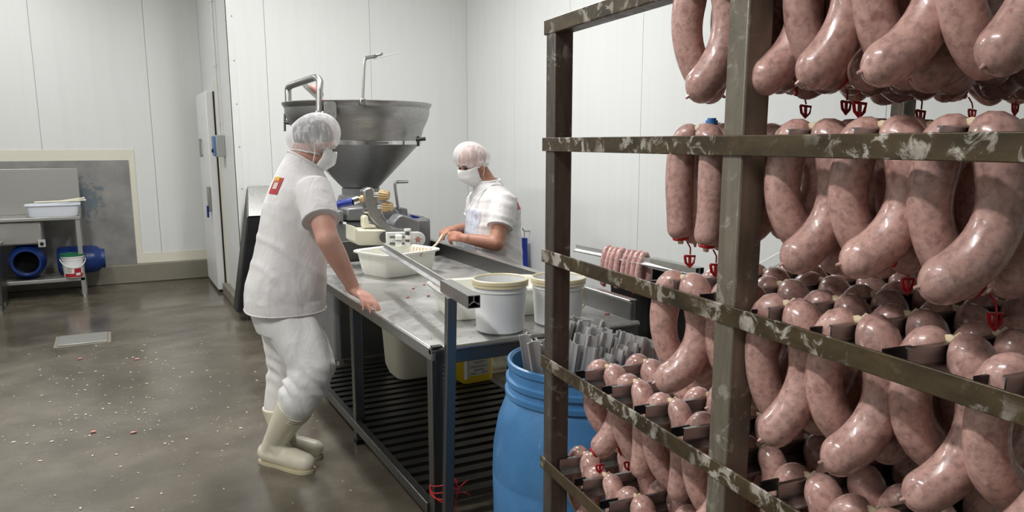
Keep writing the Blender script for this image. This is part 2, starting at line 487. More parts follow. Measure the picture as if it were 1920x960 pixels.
# hair net: sheer non-woven with pleats gathered to the elastic
t = NT('sheer_hairnet'); tc = t.n('ShaderNodeTexCoord')
tr = t.n('ShaderNodeBsdfTransparent'); df = t.n('ShaderNodeBsdfDiffuse'); df.inputs[0].default_value = (0.9, 0.9, 0.91, 1)
tl = t.n('ShaderNodeBsdfTranslucent'); tl.inputs[0].default_value = (0.85, 0.85, 0.86, 1)
ad = t.n('ShaderNodeMixShader'); ad.inputs[0].default_value = 0.35; t.l(df.outputs[0], ad.inputs[1]); t.l(tl.outputs[0], ad.inputs[2])
mx = t.n('ShaderNodeMixShader')
pl = t.noise(t.co((1, 1, 0.22)), 55, 3, 0.6, 0.3)
t.l(t.ramp(pl, [(0.40, 0.42), (0.52, 0.52), (0.62, 0.85), (0.72, 0.6)]), mx.inputs[0]); t.l(tr.outputs[0], mx.inputs[1]); t.l(ad.outputs[0], mx.inputs[2])
t.l(mx.outputs[0], t.out.inputs[0]); M['net'] = t.m
M['mask'] = simple('white_face_mask', srgb(236, 236, 236), 0.8, var=0.04)
# clear plastic (bag, apron)
def film(name, col, fac):
    t = NT(name); tr = t.n('ShaderNodeBsdfTransparent'); mx = t.n('ShaderNodeMixShader')
    t.set(col=col, rough=0.18, coat=0.5)
    f = t.noise(t.co(), 16, 4, 0.6, 1.0); t.bump(f, 0.5, 0.01)
    t.l(t.ramp(f, [(0.35, max(0, fac - 0.2)), (0.65, min(1, fac + 0.2))]), mx.inputs[0])
    t.l(tr.outputs[0], mx.inputs[1]); t.l(t.b.outputs[0], mx.inputs[2]); t.l(mx.outputs[0], t.out.inputs[0]); return t.m
M['film'] = film('clear_plastic_film', (0.8, 0.82, 0.84, 1), 0.45)
M['apron'] = film('bluish_plastic_apron', srgb(214, 222, 240), 0.5)
t = NT('lamp_diffuser'); t.set(col=(0.9, 0.9, 0.9, 1)); t.b.inputs['Emission Color'].default_value = (1, 0.99, 0.96, 1); t.b.inputs['Emission Strength'].default_value = 4.0
M['lamp'] = t.m

# ================================================================== THE ROOM
XL, XR, YN, YM, YB, XD = -4.5, 3.344, -3.0, 7.4, 9.64, 1.02
struct(MB().bb(XL - 0.1, XR + 0.1, YN - 0.1, YB + 0.1, -0.12, 0).build('floor', M['floor']))
struct(MB().bb(XL - 0.1, XR + 0.1, YN - 0.1, YB + 0.1, CEIL, CEIL + 0.1).build('ceiling', M['ceil']))

def panel_wall(name, axis, pos, sgn, edges, mat):
    """axis 'y': wall plane Y=pos, panels between X edges; axis 'x': plane X=pos, panels between Y edges. sgn: which way the wall body lies"""
    mb = MB(); g = 0.0035
    a, b = edges[0], edges[-1]
    if axis == 'y': mb.bb(a, b, *sorted((pos + sgn * 0.012, pos + sgn * 0.1)), 0, CEIL)
    else: mb.bb(*sorted((pos + sgn * 0.012, pos + sgn * 0.1)), a, b, 0, CEIL)
    o = struct(mb.build(name, M['joint']))
    for e0, e1 in zip(edges[:-1], edges[1:]):
        m = MB()
        if axis == 'y': m.bb(e0 + g / 2, e1 - g / 2, *sorted((pos, pos + sgn * 0.012)), 0.0, CEIL)
        else: m.bb(*sorted((pos, pos + sgn * 0.012)), e0 + g / 2, e1 - g / 2, 0.0, CEIL)
        m.build('panel', mat, o)
    return o
panel_wall('wall_back', 'y', YB, 1, [XL, -3.86, -2.78, -1.70, -0.62, 0.46, XD], M['wall_y'])
panel_wall('wall_side', 'x', XD, 1, [YM + 0.012, 8.5, YB], M['wall_x'])
jx = py(503, 180, YM).x
panel_wall('wall_middle', 'y', YM, 1, [XD, jx, jx + 0.98, XR], M['wall_y'])
j1, j2, j3 = px(1205, 100, XR).y, px(1068, 100, XR).y, px(965, 100, XR).y
panel_wall('wall_right', 'x', XR, 1, [YN, j1 - 3 * 0.97 - 2, j1 - 3 * 0.97, j1 - 2 * 0.97, j1 - 0.97, j1, j2, j3, YM], M['wall_x'])
panel_wall('wall_left', 'x', XL, -1, [YN, -1.5, 0, 1.5, 3, 4.5, 6, 7.5, YB], M['wall_x'])
panel_wall('wall_near', 'y', YN, -1, [XL, -3, -1.5, 0, 1.5, XR], M['wall_y'])

# kerbs
struct(MB().bb(XL, XD, 9.575, YB, 0, 0.215).build('baseboard_back', M['curb'], bevel=0.012))
struct(MB().bb(XD - 0.06, XR, YM - 0.06, YM, 0, 0.14).build('baseboard_middle', M['curb'], bevel=0.012))
struct(MB().bb(XD - 0.06, XD, YM, 8.45, 0, 0.12).build('baseboard_side', M['curb'], bevel=0.012))
struct(MB().bb(XR - 0.06, XR, YN, YM - 0.06, 0, 0.14).build('baseboard_right', M['curb'], bevel=0.012))
# grey sheet and its sealant surround on the back wall
tag(MB().bb(-1.9, 0.195, YB - 0.016, YB - 0.001, 0.216, 1.385).build('wall_sheet', M['sheet']), 'scuffed grey metal sheet fixed to the wall behind the sink bench', 'metal sheet')
struct(MB().bb(-1.9, 0.255, YB - 0.009, YB - 0.001, 1.385, 1.50).build('trim_1', M['caulk']))
struct(MB().bb(0.195, 0.255, YB - 0.009, YB - 0.001, 0.33, 1.385).build('trim_2', M['caulk']))
struct(MB().bb(0.195, 1.0, YB - 0.009, YB - 0.001, 0.216, 0.33).build('trim_3', M['caulk']))
# corner profile with rivets where the side wall meets the middle wall
tr = struct(MB().bb(XD - 0.006, XD, YM - 0.006, YM + 0.07, 0.14, CEIL).bb(XD - 0.006, XD + 0.06, YM - 0.006, YM, 0.14, CEIL).build('trim_4', M['trimw']))
rv = MB().lathe([(0.007, 0), (0.006, 0.002), (0.0, 0.004)], n=8, M=Matrix.Rotation(pi / 2, 3, 'X')).mesh('rivet')
for i in range(9):
    r = link('rivet', rv, M['joint'], tr); r.location = (XD + 0.045, YM - 0.0065, 0.4 + 0.38 * i)

# cold-room door
d = struct(MB().bb(0.925, 1.0, 8.53, 9.46, 0.03, 2.1).build('door_1', M['white'], bevel=0.008))
MB().bb(1.0, 1.0195, 8.52, 9.47, 0.035, 2.095).build('gasket', M['rubber'], d)
MB().cyl((0.905, 9.12, 1.42), (0.905, 9.12, 1.62), 0.012).cyl((0.927, 9.12, 1.44), (0.905, 9.12, 1.44), 0.009).cyl((0.927, 9.12, 1.6), (0.905, 9.12, 1.6), 0.009).build('pull_handle', M['steel'], d)
lt = MB().bb(0.892, 0.925, 8.58, 8.70, 0.86, 1.12).build('latch', M['steel'], d, bevel=0.006)
MB().bar((0.885, 8.62, 0.92), (0.885, 8.64, 0.80), 0.02, 0.035).build('latch_lever', M['hose'], lt)
fr = struct(MB().bb(XD - 0.012, XD, 8.36, 8.49, 0.12, 2.2).build('trim_5', M['caulk']))

# conduit and switch box beside the door
sb = thing('switch_box', 'grey switch box with a blue face on the wall beside the cold-room door', 'switch box', (0.98, 8.08, 1.55))
MB().bb(0.935, XD - 0.001, 7.99, 8.16, 1.44, 1.65).build('box_body', M['greybox'], sb, bevel=0.006)
fc = MB().bb(0.915, 0.935, 8.0, 8.15, 1.45, 1.64).build('front_face', M['bluebox'], sb, bevel=0.004)
MB().cyl((0.90, 8.07, 1.50), (0.917, 8.07, 1.50), 0.018).build('switch_knob', M['black'], fc)
cd = thing('conduit_pipe', 'thin white conduit pipe running up the wall from the switch box', 'pipe', (0.985, 8.06, 1.65))
MB().cyl((0.985, 8.06, 1.65), (0.985, 8.06, CEIL), 0.013, n=12).build('pipe', M['trimw'], cd)
for z in (1.75, 2.3, 2.9): MB().cyl((0.985, 8.06, z), (0.985, 8.06, z + 0.03), 0.019, n=12).build('pipe_clip', M['trimw'], cd)

# ceiling lamps: long tube fittings, above the frame
for i, (lx, ly, L, W) in enumerate(LAMPS):
    lab = ['over the aisle beside the sausage rack', 'over the aisle beside the worktable', 'near the cold-room door', 'over the worktable', 'along the left wall'][i]
    t = thing('ceiling_lamp', 'long white tube lamp fitted to the ceiling ' + lab, 'lamp', (lx, ly, CEIL), 'ceiling lamps')
    MB().bb(lx - 0.09, lx + 0.09, ly - L / 2, ly + L / 2, CEIL - 0.05, CEIL - 0.001).build('lamp_housing', M['white'], t, bevel=0.008)
    MB().bb(lx - 0.075, lx + 0.075, ly - L / 2 + 0.02, ly + L / 2 - 0.02, CEIL - 0.085, CEIL - 0.05).build('diffuser', M['lamp'], t, bevel=0.012)
    ld = bpy.data.lights.new('lamp_light', 'AREA'); ld.shape = 'RECTANGLE'; ld.size = 0.14; ld.size_y = L; ld.energy = W * LAMP_POWER; ld.color = (1.0, 0.992, 0.985)
    lo = bpy.data.objects.new('lamp_light', ld); COL.objects.link(lo); lo.location = (lx, ly, CEIL - 0.09)

# floor drain
t = thing('floor_drain', 'rectangular steel drain cover set in the wet floor', 'drain', (-0.29, 6.93, 0))
MB().bb(-0.50, -0.10, 6.74, 7.13, 0.0, 0.006).build('drain_frame', M['curb'], t)
MB().bb(-0.475, -0.125, 6.77, 7.10, 0.006, 0.016).build('drain_plate', M['drain'], t, bevel=0.004)

# ================================================================== LEFT: sink bench
SX1, SY0, SY1 = -0.305, 8.98, 9.44
t = thing('sink_bench', 'stainless sink bench with tall backsplash standing against the grey sheet', 'sink', (-0.9, 9.2, 0))
MB().bb(-1.75, SX1, SY0, SY1, 0.80, 0.835).build('bench_top', M['sink'], t, bevel=0.006)
MB().bb(-1.75, SX1, SY1 - 0.02, SY1, 0.835, 1.31).build('backsplash', M['sink'], t, bevel=0.005)
MB().bb(-1.35, -0.66, 9.02, 9.38, 0.56, 0.80).build('basin', M['sink'], t, bevel=0.02)
for lx, ly in ((SX1 - 0.03, SY0 + 0.03), (SX1 - 0.03, SY1 - 0.04), (-1.72, SY0 + 0.03), (-1.72, SY1 - 0.04)):
    lg = MB().box((lx, ly, 0.41), (0.04, 0.04, 0.78)).build('leg', M['sink'], t)
    MB().cyl((lx, ly, 0.0), (lx, ly, 0.04), 0.024, 0.016, 12).build('foot', M['steel'], lg)
MB().bb(-1.75, SX1 - 0.01, SY0 + 0.01, SY1 - 0.02, 0.165, 0.20).build('lower_shelf', M['sink'], t, bevel=0.004)
sk = MB().bb(-0.70, -0.635, 8.985, 9.02, 0.535, 0.61).build('socket_box', M['greybox'], t, bevel=0.004)
MB().cyl((-0.667, 8.978, 0.57), (-0.667, 8.99, 0.57), 0.017).build('socket_hole', M['hole'], sk)

def barrel_obj(name, label, c, ax, L, R, neck, mat, group=None):
    """lying barrel, mouth towards ax"""
    ax = Vector(ax).normalized(); q = Vector((0, 0, 1)).rotation_difference(ax).to_matrix()
    t = thing(name, label, 'barrel', c, group)
    prof = [(R * 0.86, 0), (R * 0.97, 0.02), (R, 0.06), (R, L * 0.72), (R * 0.93, L * 0.84), (neck + 0.012, L * 0.92), (neck + 0.012, L * 0.93), (neck + 0.012, L), (neck, L), (neck - 0.01, L * 0.97), (R * 0.9, L * 0.8), (R * 0.95, L * 0.5), (0.001, L * 0.4)]
    MB().lathe(prof, c, 36, q).build('barrel_body', mat, t, 50)
    MB().lathe([(neck - 0.015, L * 0.6), (0.001, L * 0.6)], c, 24, q).build('dark_inside', M['hole'], t)
    return t
barrel_obj('plastic_barrel', 'deep blue barrel lying with its open mouth facing out under the sink bench', (-0.83, 9.40, 0.375), (0.02, -1, 0.02), 0.40, 0.172, 0.12, M['deepblue'])
barrel_obj('plastic_barrel', 'deep blue barrel lying lengthwise under the bench behind the small bucket', (-0.56, 9.28, 0.348), (1, 0.0, 0), 0.44, 0.147, 0.092, M['deepblue'])

def bucket(name, label, c, r0, r1, h, mat, rimmat, group=None, wall=0.004, lid=None, rimh=0.018, handle=None):
    t = thing(name, label, 'bucket', c, group)
    x, y, z = c
    rr = lambda zz: r0 + (r1 - r0) * zz / h
    prof = [(0.001, 0), (r0 - 0.01, 0), (r0, 0.008), (rr(h * 0.78), h * 0.78), (rr(h * 0.78) + 0.004, h * 0.785), (rr(h * 0.8) + 0.004, h * 0.80), (rr(h * 0.8), h * 0.805), (r1, h), (r1 - wall, h), (r0 - wall, 0.01), (0.001, 0.01)]
    b = MB().lathe(prof, c, 44).build('bucket_body', mat, t, 40)
    MB().lathe([(r1 - 0.002, h - rimh * 1.5), (r1 + 0.006, h - rimh * 1.5), (r1 + 0.006, h - rimh), (r1 + 0.003, h - rimh), (r1 + 0.003, h - rimh * 0.8), (r1 + 0.007, h - rimh * 0.75), (r1 + 0.007, h), (r1, h + 0.003), (r1 - wall - 0.001, h)], c, 44, closed=True).build('rim', rimmat, b, 40)
    if lid: MB().lathe([(r1 + 0.009, h - 0.012), (r1 + 0.009, h + 0.006), (r1 - 0.008, h + 0.006), (r1 - 0.01, h + 0.002), (0.001, h + 0.002)], c, 40).build('lid', lid, t, 40)
    if handle:
        a, droop, rad = handle
        e = Vector((cos(a), sin(a), 0)); f = Vector((-sin(a), cos(a), 0))
        pts = [Vector(c) + e * (r1 + 0.01) * cos(k * pi / 18) + f * ((r1 + 0.012) * sin(k * pi / 18)) + Vector((0, 0, h * 0.82 - droop * sin(k * pi / 18))) for k in range(19)]
        MB().tube(pts, rad, 8).build('bail_handle', rimmat, t)
    return t
bc = bucket('plastic_bucket', 'small white bucket with green lid and red print under the sink bench', (-0.415, 9.035, 0.20), 0.088, 0.105, 0.24, M['white'], M['white'], lid=M['green'], handle=(radians(190), 0.08, 0.004))
# red print on its front
mb = MB(); n = 12
def arc_patch(c, r0, r1, h, a0, a1, z0, z1, n=10, off=0.0015):
    mb = MB(); vs = []; fs = []
    for i in range(n + 1):
        a = a0 + (a1 - a0) * i / n
        for zz in (z0, z1):
            r = r0 + (r1 - r0) * zz / h + off
            vs.append((c[0] + r * cos(a), c[1] + r * sin(a), c[2] + zz))
    for i in range(n): fs.append((2 * i, 2 * i + 2, 2 * i + 3, 2 * i + 1))
    return mb.add(vs, fs)
cb = (-0.415, 9.035, 0.20)
arc_patch(cb, 0.088, 0.105, 0.24, radians(215), radians(350), 0.012, 0.05).build('red_band', M['redprint'], bc)
arc_patch(cb, 0.088, 0.105, 0.24, radians(276), radians(318), 0.05, 0.10).build('red_block', M['redprint'], bc)
arc_patch(cb, 0.088, 0.105, 0.24, radians(284), radians(312), 0.03, 0.055, off=0.0025).build('white_block', M['white'], bc)
arc_patch(cb, 0.088, 0.105, 0.24, radians(236), radians(262), 0.06, 0.11).build('grey_print', M['label'], bc)

def tray(name, label, c, L, W, h, rz, mat, cat='tray', group=None, taper=0.86, lip=0.02, wall=0.004):
    """open rounded tub with a rolled lip"""
    R = Matrix.Rotation(rz, 3, 'Z'); c = Vector(c)
    def sec(fx, fy, z): return (c + Vector((0, 0, z)), R @ Vector((fx, 0, 0)), R @ Vector((0, fy, 0)), 7)
    a, b = L / 2, W / 2; t_ = taper
    secs = [sec(a * t_ * 0.97, b * t_ * 0.95, 0), sec(a * t_, b * t_, 0.008), sec(a - lip, b - lip, h - 0.022), sec(a - lip, b - lip, h - 0.02), sec(a, b, h - 0.012), sec(a, b, h - 0.003), sec(a - 0.006, b - 0.006, h), sec(a - lip - wall, b - lip - wall, h - 0.006), sec(a * t_ - wall, b * t_ - wall, 0.012), sec(0.001, 0.001, 0.012)]
    o = MB().loft(secs, 40).build(name, mat, sharp=50)
    return tag(o, label, cat, group)
tray('white_tub', 'shallow white tub holding rods on top of the sink bench', (-0.545, 9.13, 0.8355), 0.50, 0.28, 0.125, 0, M['coldtray'], taper=0.88)
for i, (a, b) in enumerate((((-0.70, 9.06, 0.985), (-0.26, 9.18, 0.985)), ((-0.56, 9.17, 0.972), (-0.27, 9.20, 1.005)), ((-0.66, 9.10, 0.975), (-0.42, 9.20, 0.972)))):
    lab = ['long thin pale rod lying across the tub on the sink bench', 'short pale rod sticking out over the end of the tub on the bench', 'thin pale rod dipping into the tub on the bench'][i]
    o = thing('stirring_rod', lab, 'rod', a)
    MB().cyl(a, b, 0.008, n=10).build('rod_shaft', M['cream'], o)
    MB().cyl(b, Vector(b) + (Vector(b) - Vector(a)).normalized() * 0.012, 0.011, n=10).build('rod_tip', M['white'], o)
# steel cabinet edge at the left side of the frame
t = thing('steel_cabinet', 'dark grey steel cabinet standing in front of the sink bench', 'cabinet', (-1.35, 8.7, 0))
MB().bb(-1.75, -0.995, 8.5, 8.9, 0.06, 0.60).build('cabinet_body', M['darkplate'], t, bevel=0.008)
MB().bb(-1.77, -0.985, 8.48, 8.91, 0.60, 0.63).build('cabinet_top', M['sink'], t, bevel=0.006)
for lx in (-1.7, -1.03): MB().cyl((lx, 8.55, 0), (lx, 8.55, 0.07), 0.02).cyl((lx, 8.85, 0), (lx, 8.85, 0.07), 0.02).build('foot', M['steel'], t)

# leaning black-fronted guard against the middle wall
t = thing('machine_cover', 'leaning steel cover with black front face and pale sloping top beside the wall', 'machine cover', (1.1, 7.1, 0.07))
def sheared(pts3): return [Vector(q) for q in pts3]
def slab(x0, x1, prof, lean):   # prof (y, z); x shifts with height
    a = [Vector((x0 + lean * (z - 0.09), y, z)) for y, z in prof]; b = [Vector((x1 + lean * (z - 0.09), y, z)) for y, z in prof]
    n = len(prof); return MB().add(a + b, [tuple(range(n))[::-1], tuple(range(n, 2 * n))] + [(i, (i + 1) % n, n + (i + 1) % n, n + i) for i in range(n)])
LN = 0.165
slab(0.90, 1.45, [(7.02, 0.09), (7.02, 0.93), (7.22, 1.17), (7.22, 0.09)], LN).build('cover_core', M['darkplate'], t)
slab(0.915, 1.445, [(6.985, 0.09), (6.985, 0.93), (7.018, 0.93), (7.018, 0.09)], LN).build('front_face', M['blacksteel'], t)
slab(0.905, 1.45, [(6.975, 0.945), (7.19, 1.195), (7.225, 1.18), (7.01, 0.93)], LN).build('sloping_top', M['steel'], t)
MB().bb(1.0, 1.5, 7.05, 7.2, 0.0, 0.09).build('foot', M['darkplate'], t)

# ================================================================== WORKTABLE
TX0, TX1, TY0, TY1, TZ = 1.04, 2.03, 2.66, 4.92, 0.80
tb = thing('worktable', 'long wet stainless worktable with raised back rim and slatted lower shelf', 'table', (1.5, 3.8, 0))
sec = [(0, -0.045), (0, -0.012), (0.004, -0.003), (0.014, 0)]
mb = MB().bb(TX0 + 0.004, TX1, TY0 + 0.006, TY1, TZ - 0.012, TZ)
mb.build('table_top', M['tabletop'], tb, bevel=0.004)
MB().bb(TX0, TX0 + 0.02, TY0, TY1, TZ - 0.055, TZ - 0.004).build('side_edge', M['steel'], tb, bevel=0.006)
MB().cyl((TX0, TY0 + 0.012, TZ - 0.014), (TX1, TY0 + 0.012, TZ - 0.014), 0.014, n=16).build('rolled_edge', M['steel'], tb)
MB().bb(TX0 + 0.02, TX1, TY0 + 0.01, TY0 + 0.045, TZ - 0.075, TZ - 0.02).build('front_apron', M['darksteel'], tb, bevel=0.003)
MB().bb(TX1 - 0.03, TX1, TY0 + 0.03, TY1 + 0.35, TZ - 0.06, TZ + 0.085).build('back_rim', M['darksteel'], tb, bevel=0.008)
MB().bb(TX1 - 0.036, TX1 + 0.006, TY0 + 0.03, TY1 + 0.35, TZ + 0.085, TZ + 0.092).build('rim_cap', M['steel'], tb, bevel=0.003)
for lx in (TX0 + 0.03, TX1 - 0.04):
    for ly in (TY0 + 0.04, 3.80, TY1 - 0.04):
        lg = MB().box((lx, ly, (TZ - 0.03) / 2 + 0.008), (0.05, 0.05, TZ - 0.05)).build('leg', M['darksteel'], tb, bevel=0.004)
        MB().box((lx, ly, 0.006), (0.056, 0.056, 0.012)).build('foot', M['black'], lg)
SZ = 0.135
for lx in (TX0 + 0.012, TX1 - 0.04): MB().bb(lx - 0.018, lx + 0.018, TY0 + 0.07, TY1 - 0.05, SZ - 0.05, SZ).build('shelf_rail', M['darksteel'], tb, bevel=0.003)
sl = MB().bb(0, TX1 - TX0 - 0.085, -0.026, 0.026, -0.03, 0).mesh('shelf_slat')
ns = 23
for i in range(ns):
    y = TY0 + 0.12 + (TY1 - TY0 - 0.24) * i / (ns - 1)
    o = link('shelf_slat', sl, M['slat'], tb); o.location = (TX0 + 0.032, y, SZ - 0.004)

# tubs and buckets on the table
tray('white_tub', 'empty white tub under the filling head, casing hanging over its rim', (1.50, 4.37, TZ + 0.001), 0.44, 0.36, 0.145, radians(20), M['tray'], taper=0.8)
tray('white_tub', 'white tub standing behind the two open buckets on the table', (1.53, 3.14, TZ + 0.001), 0.56, 0.36, 0.135, radians(-8), M['tray'], taper=0.82)
bucket('plastic_bucket', 'clean white open bucket with yellowed rim at the corner of the worktable', (1.405, 2.795, TZ + 0.001), 0.100, 0.112, 0.222, M['white'], M['rim'])
b2 = bucket('plastic_bucket', 'stained white open bucket with bail handle standing before the table rim', (1.69, 2.80, TZ + 0.001), 0.102, 0.114, 0.205, M['white'], M['rim'], handle=(radians(-62), 0.13, 0.0045))
arc_patch((1.69, 2.80, TZ), 0.102, 0.114, 0.205, radians(-40), radians(-34), 0.12, 0.17).build('meat_smear', M['redprint'], b2)
# casing strand from worker's hands into the tub
tag(MB().tube(smooth_path([pd(829, 441, 5.12), pd(824, 450, 4.98), pd(816, 460, 4.82), pd(807, 467, 4.68), pd(798, 471, 4.58), pd(792, 478, 4.54), (1.60, 4.42, 0.84)], 24), 0.0075, 8).build('casing_strand', M['casing'], None), 'pale wet casing strand running from the hands into the tub', 'casing')
o = MB()
for k in range(5):
    o.tube(smooth_path([(1.64 + 0.012 * k, 4.455 - 0.02 * k, 0.938), (1.62 + 0.012 * k, 4.44 - 0.02 * k, 0.90), (1.60 + 0.01 * k, 4.43 - 0.02 * k, 0.85), (1.57, 4.40 - 0.01 * k, 0.822)], 10), 0.006, 7)
tag(o.build('casing_bundle', M['casing']), 'bundle of pale casings draped inside the tub under the filling head', 'casing')

# things on the lower shelf
t = thing('plastic_bin', 'cream rounded plastic bin standing on the slatted shelf under the table', 'bin', (1.62, 4.45, SZ))
def rbox(c, sx, sy, z0, z1, s0, s1, pw=4.5, n=36):
    return [((c[0], c[1], z0), (sx * s0, 0, 0), (0, sy * s0, 0), pw), ((c[0], c[1], z0 + 0.06), (sx * (s0 + 0.12), 0, 0), (0, sy * (s0 + 0.12), 0), pw), ((c[0], c[1], z1), (sx * s1, 0, 0), (0, sy * s1, 0), pw)]
cc = (1.62, 4.45)
secs = rbox(cc, 0.18, 0.17, SZ, SZ + 0.36, 0.78, 1.0) + [((cc[0], cc[1], SZ + 0.36), (0.174, 0, 0), (0, 0.164, 0), 4.5), ((cc[0], cc[1], SZ + 0.03), (0.14, 0, 0), (0, 0.13, 0), 4.5), ((cc[0], cc[1], SZ + 0.02), (0.001, 0, 0), (0, 0.001, 0), 2)]
MB().loft(secs, 36).build('bin_body', M['bin'], t, 60)
MB().loft([((cc[0], cc[1], SZ + 0.35), (0.183, 0, 0), (0, 0.173, 0), 4.5), ((cc[0], cc[1], SZ + 0.364), (0.183, 0, 0), (0, 0.173, 0), 4.5), ((cc[0], cc[1], SZ + 0.364), (0.172, 0, 0), (0, 0.162, 0), 4.5), ((cc[0], cc[1], SZ + 0.35), (0.172, 0, 0), (0, 0.162, 0), 4.5)], 36, closed=True).build('rim', M['bin'], t)

yx, yy = 1.895, 4.14
t = thing('detergent_canister', 'yellow canister with a printed grey label on the shelf under the table', 'canister', (yx, yy, SZ))
Ry = Matrix.Rotation(radians(4), 3, 'Z')
def ysec(z, k): return ((yx, yy, z), Ry @ Vector((0.105 * k, 0, 0)), Ry @ Vector((0, 0.07 * k, 0)), 7)
MB().loft([ysec(SZ, 0.93), ysec(SZ + 0.012, 1.0), ysec(SZ + 0.27, 1.0), ysec(SZ + 0.30, 0.85), ysec(SZ + 0.315, 0.5)], 36).build('canister_body', M['yellow'], t, 50)
MB().cyl((yx + 0.05, yy, SZ + 0.31), (yx + 0.05, yy, SZ + 0.35), 0.025).build('screw_cap', M['white'], t)
MB().tube(smooth_path([(yx - 0.07, yy, SZ + 0.29), (yx - 0.05, yy, SZ + 0.345), (yx, yy, SZ + 0.35), (yx + 0.02, yy, SZ + 0.31)], 12), 0.012, 8).build('carry_handle', M['yellow'], t)
def yp(name, x0, x1, z0, z1, mat, off, parent):
    m = MB(); vs = [Vector((yx, yy, 0)) + Ry @ Vector((x, -0.0705 - off, z)) for x, z in ((x0, SZ + z0), (x1, SZ + z0), (x1, SZ + z1), (x0, SZ + z1))]
    vs += [v + Vector((0, 0.002, 0)) for v in vs]
    return m.add(vs, [(0, 1, 2, 3), (7, 6, 5, 4), (0, 4, 5, 1), (1, 5, 6, 2), (2, 6, 7, 3), (3, 7, 4, 0)]).build(name, mat, parent)
lb = yp('paper_label', -0.072, 0.075, 0.045, 0.24, M['label'], 0.001, t)
yp('label_print', -0.066, -0.005, 0.145, 0.235, M['orange'], 0.0025, lb)
yp('label_print', -0.003, 0.068, 0.145, 0.235, M['olive'], 0.0025, lb)
for x in (-0.045, -0.02): yp('label_print', x - 0.009, x + 0.009, 0.165, 0.188, M['white'], 0.004, lb)
for z in (0.165, 0.185, 0.205, 0.222): yp('label_print', 0.02, 0.034, z - 0.005, z + 0.005, M['white'], 0.004, lb)
for z, x0, x1 in ((0.132, -0.045, 0.05), (0.122, -0.03, 0.03), (0.105, -0.06, 0.06), (0.098, -0.06, 0.055), (0.082, -0.03, 0.035), (0.076, -0.03, 0.04), (0.062, -0.06, -0.02), (0.062, 0.02, 0.06), (0.056, -0.06, -0.015), (0.056, 0.015, 0.06)):
    yp('label_line', x0, x1, z - 0.0013, z + 0.0013, M['ink'], 0.0025, lb)
yp('white_side', -0.103, -0.08, 0.03, 0.25, M['white'], 0.001, t)

# ---------------------------------------------------------------- stick profile: three arms, one up
def stick_mesh(name, L, arm=0.021, th=0.0022):
    """extruded along +X from 0 to L, apex web up, arm junction at z=0"""
    out = []
    for k in range(3):
        a = radians(90 + 120 * k); d = Vector((cos(a), sin(a))); nn = Vector((-d.y, d.x))
        out.append((d * arm + nn * (-th / 2), d * arm + nn * (th / 2)))
    h = th / math.sqrt(3)
    pts = []
    for k in range(3):
        pts += [out[k][0], out[k][1]]
        a = radians(150 + 120 * k); pts.append(Vector((cos(a), sin(a))) * h)
    mb = MB().prism([(p.x, p.y) for p in pts], (0, 0, 0), (0, 1, 0), (0, 0, 1), (1, 0, 0), L)
    for k in range(3):    # small lips on the arm tips
        a = radians(90 + 120 * k); d = Vector((cos(a), sin(a))); nn = Vector((-d.y, d.x)); c = d * arm
        q = [c - nn * 0.004 - d * th / 2, c + nn * 0.004 - d * th / 2, c + nn * 0.004 + d * th / 2, c - nn * 0.004 + d * th / 2]
        mb.prism([(p.x, p.y) for p in q], (0, 0, 0), (0, 1, 0), (0, 0, 1), (1, 0, 0), L)
    return mb.mesh(name, smooth=False)

# ---------------------------------------------------------------- stands with a stick at the table corners
def stand(label, a, b, post_xy, lean, slabel, far, foot_lab):
    a, b = Vector(a), Vector(b)
    t = thing('stick_stand', label, 'stand', (post_xy[0] + lean[0], post_xy[1] + lean[1], 0))
    dirv = (b - a).normalized(); side = dirv.cross(Vector((0, 0, 1))).normalized()
    hw = 0.023; w = 0.0025
    for s1, s2, nm in ((side, 1, 's'), (Vector((0, 0, 1)), 0, 't')):
        for sg in (-1, 1):
            c = (a + b) / 2 + s1 * sg * (hw - w / 2)
            Mx = Matrix((side, dirv, Vector((0, 0, 1)))).transposed()
            sz = (w, (b - a).length, hw * 2) if nm == 's' else (hw * 2 - 2 * w, (b - a).length, w)
            MB().box(c, sz, M=Mx).build('tube_wall', M['steel'], t)
    top = Vector((post_xy[0], post_xy[1], a.z - hw))
    MB().bar(Vector((post_xy[0] + lean[0], post_xy[1] + lean[1], 0.0)), top, 0.038, 0.038, dirv).build('post', M['darksteel'], t, bevel=0.003)
    L = (Vector(far) - b).length
    me = stick_mesh('aluminium_stick', L, 0.0205)
    o = link('smoke_stick', me, M['stick'])
    d2 = (Vector(far) - b).normalized()
    o.location = b; o.rotation_euler = (0, -math.asin(d2.z), math.atan2(d2.y, d2.x))
    tag(o, slabel, 'stick')
    return t
sa = pz(889, 566, 1.03); sbp = pz(836, 535, 1.03); sf = pz(719, 463, 1.03)
pt = py(846, 590, 2.60)
t = stand('square steel tube stand tied to the near table leg with red string', sbp, sa, (pt.x, pt.y), (-0.03, -0.0), 'bare aluminium stick slotted into the stand and reaching over the tub', sf, '')
MB().bar((pt.x - 0.06, TY0 - 0.005, TZ + 0.006), (pt.x - 0.02, TY0 - 0.005, TZ + 0.006), 0.03, 0.006).build('edge_hook', M['black'], t)
t = stand('square steel tube stand with thin sausages at the rim side of the table', pz(1222, 492, 1.03), pz(1312, 512, 1.03), (2.29, 2.62), (0, 0), 'aluminium stick carrying thin pink sausages', pz(1080, 466, 1.03), '')
